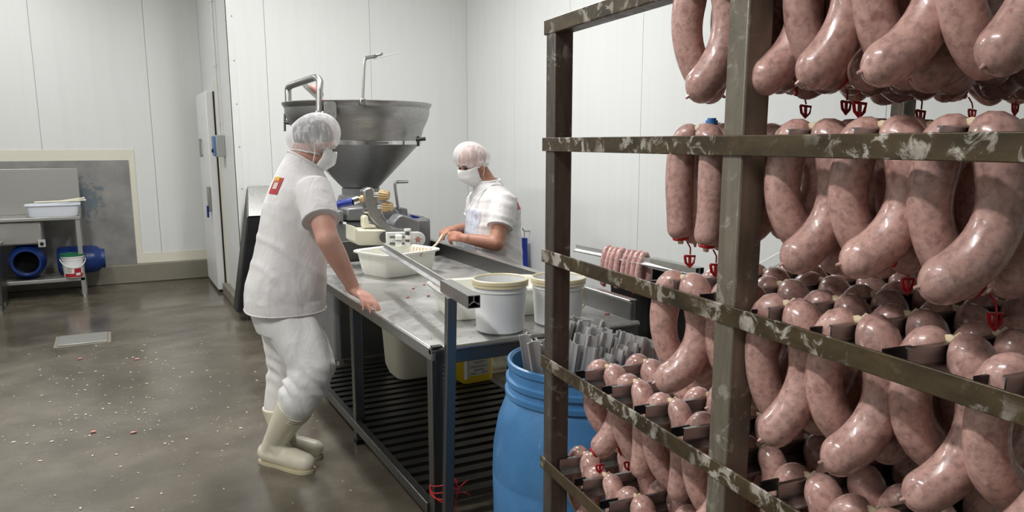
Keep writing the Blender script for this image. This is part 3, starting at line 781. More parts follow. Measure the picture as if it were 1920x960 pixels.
# red string around the leg and the stand
mb = MB(); rnd = random.Random(3)
cx_, cy_ = TX0 + 0.045, TY0 + 0.02
for k in range(4):
    z0 = 0.20 + 0.013 * k
    mb.tube(smooth_path([(cx_ + 0.052 * cos(q) + rnd.uniform(-.004, .004), cy_ - 0.012 + 0.068 * sin(q) + rnd.uniform(-.004, .004), z0 + 0.02 * sin(q * 1 + k)) for q in [2 * pi * i / 10 for i in range(11)]], 40), 0.0022, 6)
for e in ((-0.03, -0.09, 0.07), (0.07, -0.06, 0.05), (0.08, -0.05, -0.02), (0.01, -0.08, -0.09), (-0.02, -0.09, 0.10), (0.03, -0.09, 0.02)):
    p0 = Vector((cx_ + 0.005, cy_ - 0.075, 0.215)); p1 = p0 + Vector((e[0], e[1] * 0.2, e[2]))
    mb.tube(smooth_path([p0, (p0 + p1) / 2 + Vector((0.008, -0.01, 0.012)), p1], 8), 0.002, 6)
mb.ell((cx_ + 0.005, cy_ - 0.08, 0.215), (0.011, 0.009, 0.011))
tag(mb.build('red_string', M['red']), 'red string knotted around the table leg and the stand', 'string')

# ================================================================== FILLING MACHINE
HX, HY = 1.655, 5.61
t = thing('filling_machine', 'grey stainless vacuum filling machine with a large conical hopper', 'machine', (HX, 5.6, 0))
VF = t
def hz(y): return pd(671, y, 5.6).z
def hr(x): return abs(x - 671) * 5.6 / F
MB().bb(1.26, 1.98, 5.02, 6.2, 0.10, 1.055).build('machine_body', M['greymetal'], t, bevel=0.02)
MB().bb(1.30, 1.94, 5.0, 5.025, 0.12, 0.93).build('front_panel', M['darkplate'], t, bevel=0.004)
for lx in (1.32, 1.92):
    for ly in (5.12, 6.1): MB().cyl((lx, ly, 0), (lx, ly, 0.11), 0.03, 0.022).build('foot', M['steel'], t)
MB().lathe([(0.20, 1.055), (0.20, 1.11), (0.185, 1.125), (0.165, 1.19), (0.14, 1.20), (0.14, 1.245)], (HX, HY, 0), 36).build('hopper_base', M['greymetal'], t)
prof = [(0.118, hz(357)), (hr(784), hz(270)), (hr(793), hz(240)), (hr(800), hz(226)), (hr(804), hz(214)), (hr(804.5), hz(204)), (hr(808), hz(199)), (hr(809), hz(195)), (hr(806), hz(194)), (hr(802), hz(200)), (hr(801), hz(214)), (hr(790), hz(240)), (hr(780), hz(270)), (0.112, hz(352))]
hp = MB().lathe(prof, (HX, HY, 0), 72, closed=True).build('hopper', M['hopper'], t, 25)
MB().lathe([(hr(784) + 0.001, hz(271)), (hr(784) + 0.014, hz(271)), (hr(784) + 0.014, hz(264)), (hr(784) + 0.004, hz(264))], (HX, HY, 0), 72, closed=True).build('clamp_band', M['chrome'], hp, 25)
MB().bar(pd(690, 268, 5.14), pd(728, 268, 5.13), 0.01, 0.012).build('band_latch', M['darkplate'], hp)
# hopper guard handle
MB().tube([pd(541, 204, 5.5), pd(540, 172, 5.5)] + smooth_path([pd(540, 168, 5.5), pd(543, 162, 5.48), pd(552, 158, 5.45)], 6) + smooth_path([pd(586, 146.5, 5.2), pd(594, 145.5, 5.14), pd(600, 153, 5.11)], 6) + [pd(599, 172, 5.1), pd(598, 220, 5.1)], 0.0235, 14).build('tilt_handle', M['steel'], t)
MB().bar(pd(570, 158, 5.6), pd(604, 190, 5.6), 0.02, 0.035).build('mixer_arm', M['steel'], t)
MB().ell(pd(594, 170, 5.6), (0.06, 0.03, 0.03), Matrix.Rotation(radians(40), 3, 'Y')).ell(pd(606, 190, 5.55), (0.03, 0.02, 0.02)).build('meat_lump', M['meat'], t)
bp = pd(619, 207, 5.03)
br = MB().loft([(bp + Vector((0, dy, 0)), (0.034, -0.01, 0), (0, 0, 0.058), 5) for dy in (-0.02, 0.02)], 28).build('hinge_bracket', M['steel'], t)
for dx in (-0.016, 0.016): MB().cyl(bp + Vector((dx, -0.028, -0.02)), bp + Vector((dx, -0.018, -0.02)), 0.006, n=10).build('bolt', M['greymetal'], br)
MB().cyl(pd(594, 216, 5.06), pd(594, 208, 5.06), 0.012).cyl(pd(606, 217, 5.06), pd(606, 209, 5.06), 0.012).build('bolt', M['chrome'], t)
k = MB().cyl(pd(534, 213, 5.5), pd(534, 246, 5.5), 0.008).build('side_lever', M['darkplate'], t)
MB().cyl(pd(533, 229, 5.5), pd(552, 232, 5.5), 0.014).build('lever_shaft', M['darkplate'], k)
k = MB().cyl(pd(780, 262, 5.4), pd(798, 260, 5.4), 0.013).build('clamp_knob', M['black'], t)
MB().cyl(pd(784, 256, 5.4), pd(784, 274, 5.4), 0.01).build('clamp_bolt', M['black'], k)
# sensor rod
rp = [pd(680, 193, 5.08), pd(683, 122, 5.08)] + smooth_path([pd(683.5, 116, 5.08), pd(686, 110, 5.08), pd(692, 108, 5.06)], 6) + [pd(716, 101, 4.95)]
ro = MB().tube(rp, 0.0095, 10).build('sensor_rod', M['steel'], t)
MB().bar(pd(680, 186, 5.06), pd(680, 197, 5.06), 0.045, 0.04, (0, 1, 0)).build('rod_clamp', M['steel'], ro, bevel=0.006)
MB().bar(pd(688, 108, 5.05), pd(704, 105, 4.98), 0.03, 0.022).build('rod_sleeve', M['greymetal'], ro, bevel=0.004)
MB().bar(pd(700, 111, 5.0), pd(750, 98, 4.9), 0.012, 0.003).build('rod_wire', M['white'], ro)

def slabpx(name, pts, Y, dep, mat, parent, bevel=0.006, zshift=0):
    """outline seen in the photograph, standing in the plane Y, with depth dep"""
    q = [py(x, y, Y) for x, y in pts]
    n = len(q); vs = q + [v + Vector((0, dep, 0)) for v in q]
    return MB().add(vs, [tuple(range(n))[::-1], tuple(range(n, 2 * n))] + [(i, (i + 1) % n, n + (i + 1) % n, n + i) for i in range(n)]).build(name, mat, parent, 30, bevel)
slabpx('gearbox', [(712, 366), (728, 378), (741, 390), (749, 398), (752, 414), (716, 414)], 5.05, 0.3, M['greymetal'], t, 0.012)
slabpx('motor_box', [(651, 391), (687, 388), (688, 414), (651, 414)], 5.0, 0.25, M['greymetal'], t, 0.012)
slabpx('terminal_box', [(629, 396), (644, 395), (645, 415), (629, 416)], 5.0, 0.2, M['greymetal'], t, 0.008)
slabpx('rear_box', [(752, 391), (764, 391), (766, 412), (752, 412)], 5.2, 0.15, M['greymetal'], t, 0.006)
slabpx('side_box', [(770, 405), (797, 406), (798, 420), (770, 418)], 5.1, 0.15, M['greymetal'], t, 0.006)
slabpx('blue_lever', [(772, 403), (786, 406), (786, 410), (774, 410)], 5.05, 0.04, M['hose'], t, 0.003)
slabpx('side_column', [(783, 413), (804, 413), (804, 470), (783, 470)], 4.98, 0.15, M['greymetal'], t, 0.008)
g = slabpx('curved_guard', [(735, 424), (741, 413), (748, 405), (756, 403), (770, 407), (787, 414), (790, 455), (757, 455), (752, 436)], 4.86, 0.14, M['greymetal'], t, 0.012)
# angled filling head
ah = slabpx('filling_head', [(681, 357), (689, 353), (698, 351), (702, 356), (706, 366), (714, 386), (719, 402), (727, 418), (738, 427), (752, 430), (762, 429), (756, 436), (738, 437), (720, 436), (702, 419), (690, 405), (685, 380)], 4.72, 0.09, M['steel'], t, 0.01)
tx = bpy.data.curves.new('head_letters', 'FONT'); tx.body = 'TISC05'; tx.size = 0.035; tx.extrude = 0.002; tx.align_x = 'CENTER'
to = bpy.data.objects.new('head_letters', tx); COL.objects.link(to)
tp = py(722, 416, 4.716)
to.location = tp; to.rotation_euler = (pi / 2, radians(42), 0)
bpy.context.view_layer.update()
me = bpy.data.meshes.new_from_object(to.evaluated_get(bpy.context.evaluated_depsgraph_get())); me.transform(to.matrix_world)
bpy.data.objects.remove(to); link('head_letters', me, M['greymetal'], ah)
for (x0, y0, x1, y1) in ((711, 365, 730, 367), (718, 387, 736, 388)):
    a, b = py(x0, y0, 4.70), py(x1, y1, 4.66)
    st = MB().cyl(py(x0 - 9, y0, 4.72), a, 0.018).build('spigot', M['chrome'], ah)
    dv = (b - a).normalized(); q = Vector((0, 0, 1)).rotation_difference(dv).to_matrix()
    L = (b - a).length
    MB().lathe([(0.024, 0), (0.034, 0.004), (0.034, L * 0.3), (0.027, L * 0.95), (0.015, L)], a, 24, q).build('knob', M['brass'], st)
    for kk in range(12):
        an = 2 * pi * kk / 12; e = q @ Vector((cos(an), sin(an), 0))
        MB().bar(a + e * 0.0345 + dv * 0.008, a + e * 0.0275 + dv * L * 0.93, 0.004, 0.004).build('groove', M['brassdark'], st)
MB().cyl(py(681, 396, 4.74), py(694, 396, 4.74), 0.02).build('spigot', M['chrome'], ah)
ho = MB().tube(smooth_path([py(612, 395, 4.85), py(630, 386, 4.8), py(645, 381, 4.77), py(661, 378, 4.75)], 12), [0.02] * 4 + [0.023] * 8, 14).build('air_hose', M['hose'], ah)
MB().cyl(py(661, 378, 4.75), py(672, 374.5, 4.75), 0.026).build('coupling', M['chrome'], ho)
MB().cyl(py(672, 374.5, 4.75), py(688, 370, 4.75), 0.016).cyl(py(676, 373, 4.75), py(681, 372, 4.75), 0.022).build('coupling_nut', M['brass'], ho)
# cream casing feeder below
cf = slabpx('feeder_box', [(664, 424), (672, 432), (724, 432), (726, 460), (673, 460), (665, 453)], 4.62, 0.2, M['cream'], t, 0.006)
slabpx('feeder_spout', [(680, 408), (684, 403), (691, 405), (692, 420), (704, 422), (706, 427), (681, 427)], 4.7, 0.06, M['cream'], cf, 0.012)
MB().cyl(py(722, 445, 4.63), py(722, 445, 4.58), 0.035).build('feeder_disc', M['darkplate'], cf)
out = [(725, 436)] + [(785 + 13 * cos(q), 448.5 + 13.5 * sin(q)) for q in [radians(-90 + 180 * i / 10) for i in range(11)]] + [(725, 462)]
pl = slabpx('roller_plate', out, 4.56, 0.03, M['white'], t, 0.004)
MB().cyl(py(764, 433, 4.565), py(764, 429, 4.565), 0.022).build('plate_knob', M['white'], pl)
MB().cyl(py(764, 455, 4.555), py(764, 434, 4.555), 0.012).build('plate_spindle', M['darkplate'], pl)
for yy_ in (445, 457):
    MB().cyl(py(741, yy_, 4.55), py(752, yy_, 4.55), 0.018).build('roller', M['white'], pl)
    MB().cyl(py(731, yy_, 4.555), py(758, yy_, 4.555), 0.005).build('roller_axle', M['darkplate'], pl)
    MB().cyl(py(761, yy_, 4.55), py(768, yy_, 4.55), 0.014).build('roller', M['white'], pl)
c = py(783, 449, 4.557)
MB().lathe([(0.033, 0), (0.033, 0.004), (0.001, 0.004)], c, 24, Matrix.Rotation(pi / 2, 3, 'X')).build('emblem_disc', M['white'], pl)
em = MB()
for kk in range(5):
    an = 2 * pi * kk / 5 + 0.3; em.ell(c + Vector((0.014 * cos(an), -0.005, 0.014 * sin(an))), (0.008, 0.002, 0.006))
em.ell(c + Vector((0, -0.005, 0)), (0.012, 0.002, 0.011)); em.build('emblem_print', M['meat'], pl)
dm = MB()
for kk in range(6):
    an = 2 * pi * kk / 6; dm.ell(c + Vector((0.026 * cos(an), -0.005, 0.026 * sin(an))), (0.0025, 0.001, 0.0025), n=8, m=6)
dm.build('emblem_dots', M['ink'], pl)
# hooked lever behind
MB().tube([py(747, 392, 5.2), py(741, 352, 5.2)] + smooth_path([py(740.5, 347, 5.2), py(742, 342, 5.2), py(747, 341, 5.2)], 6) + [py(765, 340.5, 5.15)], 0.011, 12).build('hooked_lever', M['steel'], t)

# ================================================================== BLUE BARREL WITH STICKS
BX, BY = 1.315, 2.035
t = thing('blue_barrel', 'scuffed light blue plastic barrel full of aluminium sticks', 'barrel', (BX, BY, 0))
prof = [(0.001, 0.0), (0.235, 0.0), (0.26, 0.03), (0.272, 0.09), (0.285, 0.35), (0.288, 0.50), (0.2865, 0.506), (0.288, 0.512), (0.284, 0.60), (0.268, 0.69), (0.243, 0.755), (0.236, 0.77), (0.246, 0.775), (0.246, 0.79), (0.236, 0.795), (0.234, 0.81), (0.243, 0.815), (0.243, 0.83), (0.234, 0.835), (0.232, 0.862), (0.238, 0.866), (0.238, 0.885), (0.23, 0.888), (0.222, 0.88), (0.222, 0.77), (0.26, 0.66), (0.272, 0.5), (0.262, 0.1), (0.001, 0.03)]
MB().lathe(prof, (BX, BY, 0), 64).build('barrel_body', M['barrel'], t, 30)
me = stick_mesh('barrel_stick', 1.0, 0.0205)
rnd = random.Random(11)
spots = []
for i in range(8):     # by the left wall of the barrel, leaning outwards
    spots.append((BX - 0.208 + 0.026 * (i % 4) + rnd.uniform(-.008, .008), BY - 0.055 + 0.05 * (i // 4) + 0.02 * (i % 2), rnd.uniform(0.955, 1.0) - 0.012 * (i % 4), -0.17, 0.0))
for i in range(34):
    k = i % 9; j = i // 9
    spots.append((BX - 0.045 + 0.030 * k + rnd.uniform(-.007, .007), BY - 0.145 + 0.068 * j + rnd.uniform(-.012, .012), rnd.uniform(0.925, 0.975) + 0.008 * j, 0.24, 0.03 * (1 - j)))
for i in range(5): spots.append((BX + 0.0 + 0.03 * i, BY + 0.165 + rnd.uniform(-.01, .01), 1.0 - 0.008 * i, -0.02, -0.02))
for i, (x, y, zt, lx, ly) in enumerate(spots):
    top = Vector((x, y, zt)); dz = 0.9
    bot = Vector((max(BX - 0.2, min(BX + 0.2, x - lx)), max(BY - 0.2, min(BY + 0.2, y - ly)), 0)); d = (top - bot).normalized()
    o = link('smoke_stick', me, M['stick'])
    q = Vector((1, 0, 0)).rotation_difference(d)
    o.rotation_mode = 'QUATERNION'
    o.rotation_quaternion = q @ Matrix.Rotation(rnd.uniform(0, 2 * pi), 3, 'X').to_quaternion()
    o.location = top - d * 0.93; o.scale = (0.93, 1, 1)
    if i < 8: tag(o, 'aluminium stick leaning on the worktable side of the blue barrel, among the smaller bunch', 'stick', 'small bunch of sticks in the barrel')
    elif i < 42: tag(o, 'aluminium stick in the large leaning bunch standing in the blue barrel', 'stick', 'large bunch of sticks in the barrel')
    else: tag(o, 'taller upright aluminium stick at the back of the bunch in the blue barrel', 'stick', 'tall sticks in the barrel')

# ================================================================== SAUSAGE RACK
RA = Vector((0.966, 1.648, 0)); RAZ = radians(5.3)
U = Vector((sin(RAZ), cos(RAZ), 0)); V = Vector((cos(RAZ), -sin(RAZ), 0)); ZV = Vector((0, 0, 1))
RW = 1.2; LV = {1: 1.855, 2: 1.575, 3: 1.295, 4: 1.015, 5: 0.735, 6: 0.455, 7: 0.2}
RL = 1.42; PW = 0.05
def rp3(a, tt, z): return RA - U * a + V * tt + ZV * z
RM = Matrix((V, U, ZV)).transposed()
rk = thing('sausage_rack', 'tall grimy steel rack trolley hung with raw sausages', 'rack', rp3(0.7, 0.6, 0))
for tt in (0.0, RW):
    for a in (0.0, 0.7, 1.4):
        MB().box(rp3(a, tt + PW / 2 if tt == 0 else tt - PW / 2, 0.955), (PW, PW, 1.81), M=RM).build('post', M['postlit' if a == 0.7 else 'post'], rk, bevel=0.004)
    for lv, z in LV.items():
        s_ = 1 if tt == 0 else -1
        if lv == 1: MB().box(rp3(0.7, tt + s_ * 0.02, z), (0.045, RL + PW, 0.036), M=RM).build('top_rail', M['rail'], rk, bevel=0.003)
        else:
            MB().box(rp3(0.7, tt - s_ * 0.002, z), (0.005, RL + PW, 0.033), M=RM).build('rail', M['rail'], rk, bevel=0.0015)
            MB().box(rp3(0.7, tt + s_ * 0.012, z - 0.0145), (0.026, RL + PW - 0.004, 0.004), M=RM).build('rail_ledge', M['rail'], rk)
for a in (0.0, 1.4): MB().box(rp3(a, RW / 2, 0.12), (RW, 0.04, 0.04), M=RM).build('cross_bar', M['post'], rk)
for a in (0.0, 1.4):
    for tt in (0.03, RW - 0.03):
        c = rp3(a, tt, 0.05)
        cs = MB().cyl(c - V * 0.014, c + V * 0.014, 0.05, n=24).build('caster_wheel', M['rubber'], rk)
        MB().box(c + ZV * 0.03, (0.045, 0.05, 0.03), M=RM).build('caster_fork', M['steel'], cs)

STK = {1: [0.57, 0.70, 0.82, 0.95, 1.08, 1.20], 2: [0.57, 0.805, 0.93, 1.06, 1.19], 3: [0.52, 0.645, 0.785, 0.915, 1.045, 1.175],
       4: [0.165, 0.295, 0.435, 0.57, 0.70, 0.83, 0.96], 5: [0.03, 0.165, 0.295, 0.43, 0.565, 0.70]}
TIER = {1: 'top', 2: 'second', 3: 'third', 4: 'fourth', 5: 'fifth'}
ORD = ['first', 'second', 'third', 'fourth', 'fifth', 'sixth', 'seventh']
stop = MB().box((0, 0, 0), (0.05, 0.004, 0.02)).mesh('stick_stop')
smesh = stick_mesh('rack_stick', RW - 0.05, 0.024, 0.0024)
ARM = 0.024
for lv, aa in STK.items():
    for i, a in enumerate(aa):
        z = LV[lv] - 0.0125 + ARM * 0.5 + 0.0005
        o = link('smoke_stick', smesh, M['rackstick']); o.location = rp3(a, 0.022, z); o.rotation_euler = (0, 0, -RAZ)
        tag(o, 'aluminium stick across the rack, %s tier, %s from the end by the barrel' % (TIER[lv], ORD[i]), 'stick')
        for da in (0.032,):
            q = link('stick_stop', stop, M['black']); q.parent = rk; q.matrix_parent_inverse = Matrix.Translation(rk.location).inverted()
            q.location = rp3(a - da, 0.04, LV[lv] + 0.006); q.rotation_euler = (0, 0, -RAZ)

# ---- sausage pairs: two curved links tied in the middle, hung over the stick
def link_mesh(name, ctrl, R, nr=14, nl=26, tip=True):
    p = smooth_path(ctrl, 60) if len(ctrl) < 20 else smooth_path(ctrl, 60)
    L = [0]
    for i in range(1, 60): L.append(L[-1] + (p[i] - p[i - 1]).length)
    T = L[-1]; pts = []; rs = []
    def at(s):
        for i in range(1, 60):
            if L[i] >= s:
                f = (s - L[i - 1]) / max(1e-9, L[i] - L[i - 1]); return p[i - 1].lerp(p[i], f)
        return p[-1]
    ss = []
    e0, e1 = R * 1.15, R * 0.95
    for i in range(7): ss.append(e0 * (1 - cos(pi / 2 * i / 6)))
    for i in range(1, nl - 12): ss.append(e0 + (T - e0 - e1) * i / (nl - 12))
    for i in range(7): ss.append(T - e1 * (1 - sin(pi / 2 * i / 6)))
    for s_ in ss:
        k = 1.0
        if s_ < e0: k = math.sqrt(max(0.0, 1 - ((e0 - s_) / e0) ** 2))
        if s_ > T - e1: k = math.sqrt(max(0.0, 1 - ((s_ - T + e1) / e1) ** 2))
        k = max(k, 0.10)
        pts.append(at(s_)); rs.append(R * k * (1 + 0.05 * sin(s_ / T * 9 + R * 900)))
    mb = MB().tube(pts, rs, nr)
    end = p[-1]; tan = (p[-1] - p[-6]).normalized()
    if tip: mb.cyl(end - tan * 0.003, end + tan * 0.006, 0.004, 0.002, 8)
    return mb.mesh(name, 60), end, tan
rnd = random.Random(5)
FV, BV = [], []
def hang_path(sg, cv, ln):
    """over the stick, then down in one even curve; sg +1 hangs before the stick, -1 behind it"""
    p = Vector((0.002 * sg, -0.003 * sg, 0.001)); out = [p.copy()]
    fwd = Vector((0.10 * sg, -1.0 * sg, 0)).normalized(); h = Vector((-0.94 * sg, 0.34 * sg, 0)).normalized()
    n = 16; top = 0.066
    for k in range(n):
        a = radians(-12 - 78 * (k + 0.5) / n); p = p + (fwd * cos(a) + Vector((0, 0, sin(a)))) * (top / n); out.append(p.copy())
    m = 30; Ld = 0.182 * ln
    for k in range(m):
        f = (k + 0.5) / m; a = radians(-16 * cv + 98 * cv * f ** 1.15)
        p = p + (Vector((0, 0, -cos(a))) + h * sin(a)) * (Ld / m); out.append(p.copy())
    return out
for k in range(6):
    R = [0.029, 0.028, 0.0295, 0.0285, 0.0255, 0.029][k]; cv = [1.0, 0.85, 1.1, 0.7, 0.08, 0.95][k]; ln = [1.0, 1.03, 1.0, 1.0, 0.86, 1.08][k]
    FV.append(link_mesh('front_link', hang_path(1, cv, ln), R))
    BV.append(link_mesh('back_link', hang_path(-1, cv * 0.92, ln * 0.97), R * 0.98))
km = MB().ell((0, 0, 0.004), (0.005, 0.008, 0.005), n=8, m=6).tube([(0, -0.014, 0.004), (0, 0, 0.008), (0, 0.014, 0.004)], 0.0035, 6).tube([(0, -0.003, 0.006), (0.006, -0.008, 0.014), (0.009, -0.014, 0.010)], 0.0018, 5).mesh('knot')
def clip_meshes(end, tan, k):
    q = Vector((0, 0, 1)).rotation_difference(tan).to_matrix()
    ring = MB().lathe([(0.0115 + 0.0035 * cos(a), -0.003 + 0.004 * sin(a)) for a in [2 * pi * i / 8 for i in range(8)]], end, 18, q, closed=True).mesh('clip_ring')
    plug = MB().cyl(end - tan * 0.006, end + tan * 0.008, 0.007, 0.005, 10).mesh('casing_end')
    rr = random.Random(k); s = end + Vector((0.012, -0.004, -0.004)); e = s + Vector((rr.uniform(0.0, 0.02), -0.004, -0.024))
    tagm = MB().tube([s, (s + e) / 2 + Vector((0.004, 0, 0)), e], 0.0015, 6)
    hv = [e + Vector((x, y * 0.3, z)) for x, y, z in ((-0.012, 0, -0.002), (0.012, 0.006, -0.004), (0.008, 0, -0.016), (0.0, 0, -0.024), (-0.009, 0, -0.015), (-0.012, 0, -0.002))]
    tagm.tube(hv, 0.0025, 6).tube([(hv[0] + hv[1]) / 2, hv[3]], 0.003, 6)
    return ring, plug, tagm.mesh('clip_tag')
CV = [clip_meshes(FV[k][1], FV[k][2], k) for k in range(6)]
BCV = [clip_meshes(BV[k][1], BV[k][2], k + 9) for k in range(6)]
for lst in (FV, BV):
    for m_, _, _ in lst: m_.materials.append(M['sausage'])
km.materials.append(M['string'])
for tr_ in CV + BCV:
    tr_[0].materials.append(M['red']); tr_[1].materials.append(M['casing']); tr_[2].materials.append(M['red'])
def child(name, me, par):
    o = bpy.data.objects.new(name, me); COL.objects.link(o); o.parent = par; return o
def project(P):
    v = P - _C; dp = v.dot(_fw)
    return CX + F * v.dot(_rt) / dp, CY - F * v.dot(_up) / dp, dp
NPAIR = 0
NTH = ['first', 'second', 'third', 'fourth', 'fifth', 'sixth', 'seventh', 'eighth', 'ninth', 'tenth', 'eleventh', 'twelfth', 'thirteenth', 'fourteenth', 'fifteenth']
CNT = {}
def pair(lv, i, a, tt, kf=None, kb=None, fc=None, bcl=None, rot=None):
    global NPAIR
    z = LV[lv] - 0.0125 + ARM * 1.5 + 0.001
    P = rp3(a, 0.022 + tt, z)
    x, y, dp = project(P)
    if dp < 0.3 or x > 1990 or y > 1060 or y < -420: return
    kf = rnd.choice((0, 0, 1, 2, 3, 5, 5)) if kf is None else kf
    kb = rnd.choice((0, 1, 1, 2, 3, 5)) if kb is None else kb
    CNT[lv, i] = CNT.get((lv, i), 0) + 1
    r = thing('sausage_pair', 'raw sausage pair, %s from the outer rail, %s stick from barrel, %s tier' % (NTH[CNT[lv, i] - 1], ORD[i], TIER[lv]), 'sausage', P, 'sausage pairs, %s tier, %s stick' % (TIER[lv], ORD[i]))
    r.rotation_euler = (0, 0, -RAZ + (rnd.uniform(-0.14, 0.14) if rot is None else rot))
    s_ = rnd.uniform(0.96, 1.05); r.scale = (s_, s_, s_ * rnd.uniform(0.98, 1.04))
    f = child('sausage_link', FV[kf][0], r); b = child('sausage_link', BV[kb][0], r); child('knot', km, r)
    if fc if fc is not None else rnd.random() < 0.12:
        for nm, me in zip(('clip_ring', 'casing_end', 'clip_tag'), CV[kf]): child(nm, me, f)
    if bcl if bcl is not None else rnd.random() < 0.08:
        for nm, me in zip(('clip_ring', 'casing_end', 'clip_tag'), BCV[kb]): child(nm, me, b)
    NPAIR += 1
T0 = {1: [0.015, 0.06, 0.04, 0.05, 0.05, 0.05], 2: [0.0, 0.045, 0.05, 0.055, 0.05], 3: [0.02, 0.055, 0.035, 0.05, 0.075, 0.05],
      4: [0.06, 0.06, 0.06, 0.07, 0.07, 0.06, 0.06], 5: [0.075, 0.06, 0.07, 0.06, 0.06, 0.06]}
for lv, aa in STK.items():
    for i, a in enumerate(aa):
        tt = T0[lv][i]
        first = True
        if lv == 2 and i == 0:
            for q, (t_, cl) in enumerate(((0.004, True), (0.038, False), (0.074, True))): pair(lv, i, a, t_, 4, 4, cl, q == 0, 0.0)
            tt = 0.14
        while tt < RW - 0.08:
            st_ = 0.092 if lv <= 3 else 0.098
            if lv >= 4 and first: pair(lv, i, a, tt, rnd.choice((4, 3)), None, i == 0 and lv == 4, None)
            else: pair(lv, i, a, tt)
            first = False
            tt += st_ + rnd.uniform(-0.008, 0.012)
print('pairs', NPAIR)
# small blue cap on the end of the stick by the post
tag(MB().cyl(rp3(0.57, 0.055, LV[2] + 0.0245), rp3(0.57, 0.055, LV[2] + 0.044), 0.011, n=16).cyl(rp3(0.57, 0.055, LV[2] + 0.044), rp3(0.57, 0.055, LV[2] + 0.048), 0.008, n=16).build('bottle_cap', M['bluecap']), 'small light blue cap sitting on a stick beside the rack post', 'cap')

# thin sausages on the stick at the table rim
sn, sf2 = pz(1222, 492, 1.03), pz(1080, 466, 1.03)
dv = (sf2 - sn).normalized(); sd = Vector((dv.y, -dv.x, 0))
TM = []
for k in range(3):
    h1, h2 = [(0.13, 0.15), (0.155, 0.12), (0.14, 0.16)][k]
    c = [(-0.028, 0.008 * k - 0.01, -h1), (-0.034, 0.004, -h1 * 0.55), (-0.024, 0, 0.0), (0.0, 0, 0.034), (0.024, 0.004, 0.0), (0.032, 0.0, -h2 * 0.5), (0.02, 0.012, -h2)]
    m_, e_, tn = link_mesh('thin_link', c, 0.0165, 12, 30); m_.materials.append(M['thin_sausage']); TM.append((m_, Vector(c[0])))
rg = MB().lathe([(0.007 + 0.0025 * cos(a), 0.003 * sin(a)) for a in [2 * pi * i / 8 for i in range(8)]], (0, 0, 0), 14, closed=True).mesh('clip_ring'); rg.materials.append(M['red'])
for i in range(8):
    P = sn + dv * (0.05 + 0.034 * i + (0.02 if i > 3 else 0)); P.z = 1.03
    o = thing('thin_sausage', 'thin pink sausage draped over the stick at the table rim', 'sausage', P, 'thin sausages on the rim stick')
    o.rotation_euler = (0, 0, math.atan2(sd.y, sd.x) + rnd.uniform(-0.15, 0.15))
    child('sausage_link', TM[i % 3][0], o)
    if i in (1, 3, 5, 7):
        q = child('clip_ring', rg, o); q.location = TM[i % 3][1] + Vector((0, -0.004, 0.0))

# ---------------------------------------------------------------- clutter behind the rack
t = thing('black_bin', 'black plastic bin standing behind the table rim', 'bin', (2.50, 3.14, 0))
secs = [((2.50, 3.14, 0.0), (0.16, 0, 0), (0, 0.15, 0), 6), ((2.50, 3.14, 0.9), (0.2, 0, 0), (0, 0.19, 0), 6), ((2.50, 3.14, 0.9), (0.19, 0, 0), (0, 0.18, 0), 6), ((2.50, 3.14, 0.05), (0.15, 0, 0), (0, 0.14, 0), 6)]
MB().loft(secs, 32).build('bin_body', M['black'], t, 50)
MB().loft([((2.50, 3.14, z), (s * 1, 0, 0), (0, s * 0.95, 0), 6) for z, s in ((0.885, 0.2), (0.885, 0.215), (0.91, 0.215), (0.91, 0.19))], 32, closed=True).build('rim', M['black'], t, 50)
t = thing('side_bench', 'grey steel side bench behind the sausage rack', 'bench', (2.9, 2.2, 0))
MB().bb(2.55, 3.25, 1.75, 2.75, 0.93, 0.965).build('bench_top', M['steel'], t, bevel=0.005)
for lx in (2.6, 3.2):
    for ly in (1.8, 2.7): MB().box((lx, ly, 0.465), (0.04, 0.04, 0.93)).build('leg', M['darksteel'], t)
t = thing('grey_crate', 'grey plastic crate on the side bench behind the rack', 'crate', (3.0, 2.15, 0.965))
MB().loft([((3.0, 2.15, z), (sx, 0, 0), (0, sy, 0), 8) for z, sx, sy in ((0.966, 0.22, 0.26), (1.17, 0.25, 0.29), (1.17, 0.24, 0.28), (0.985, 0.21, 0.25), (0.985, 0.001, 0.001))], 32).build('crate_body', M['greybox'], t, 50)
MB().loft([((3.0, 2.15, z), (sx, 0, 0), (0, sy, 0), 8) for z, sx, sy in ((1.15, 0.255, 0.295), (1.175, 0.255, 0.295), (1.175, 0.24, 0.28), (1.15, 0.24, 0.28))], 32, closed=True).build('crate_rim', M['greybox'], t, 50)
mb = MB().ell((2.645, 2.25, 1.035), (0.075, 0.17, 0.07), n=26, m=18)
for v in mb.v:
    n_ = noise.noise_vector(v * 16); v += n_ * 0.028; v.z = max(v.z, 0.967)
tag(mb.build('plastic_bag', M['film'], sharp=20), 'crumpled clear plastic bag lying on the side bench', 'bag')
o = thing('white_board', 'narrow white cutting board leaning on the side bench crate', 'board', (2.62, 2.48, 0.966))
MB().bar((2.63, 2.62, 0.967), (2.70, 2.36, 1.14), 0.05, 0.014, (1, 0, 0.2)).build('board_slab', M['white'], o, bevel=0.004)
MB().bar((2.642, 2.575, 0.997), (2.645, 2.565, 1.004), 0.052, 0.016, (1, 0, 0.2)).build('hanging_hole', M['greybox'], o)
o = thing('green_tool', 'slim green handled tool standing on the side bench', 'tool', (2.60, 2.66, 0.966))
MB().cyl((2.60, 2.66, 0.966), (2.615, 2.645, 1.17), 0.010, n=12).build('tool_handle', M['green'], o)
MB().ell((2.616, 2.644, 1.18), (0.012, 0.012, 0.02)).build('tool_cap', M['green'], o)
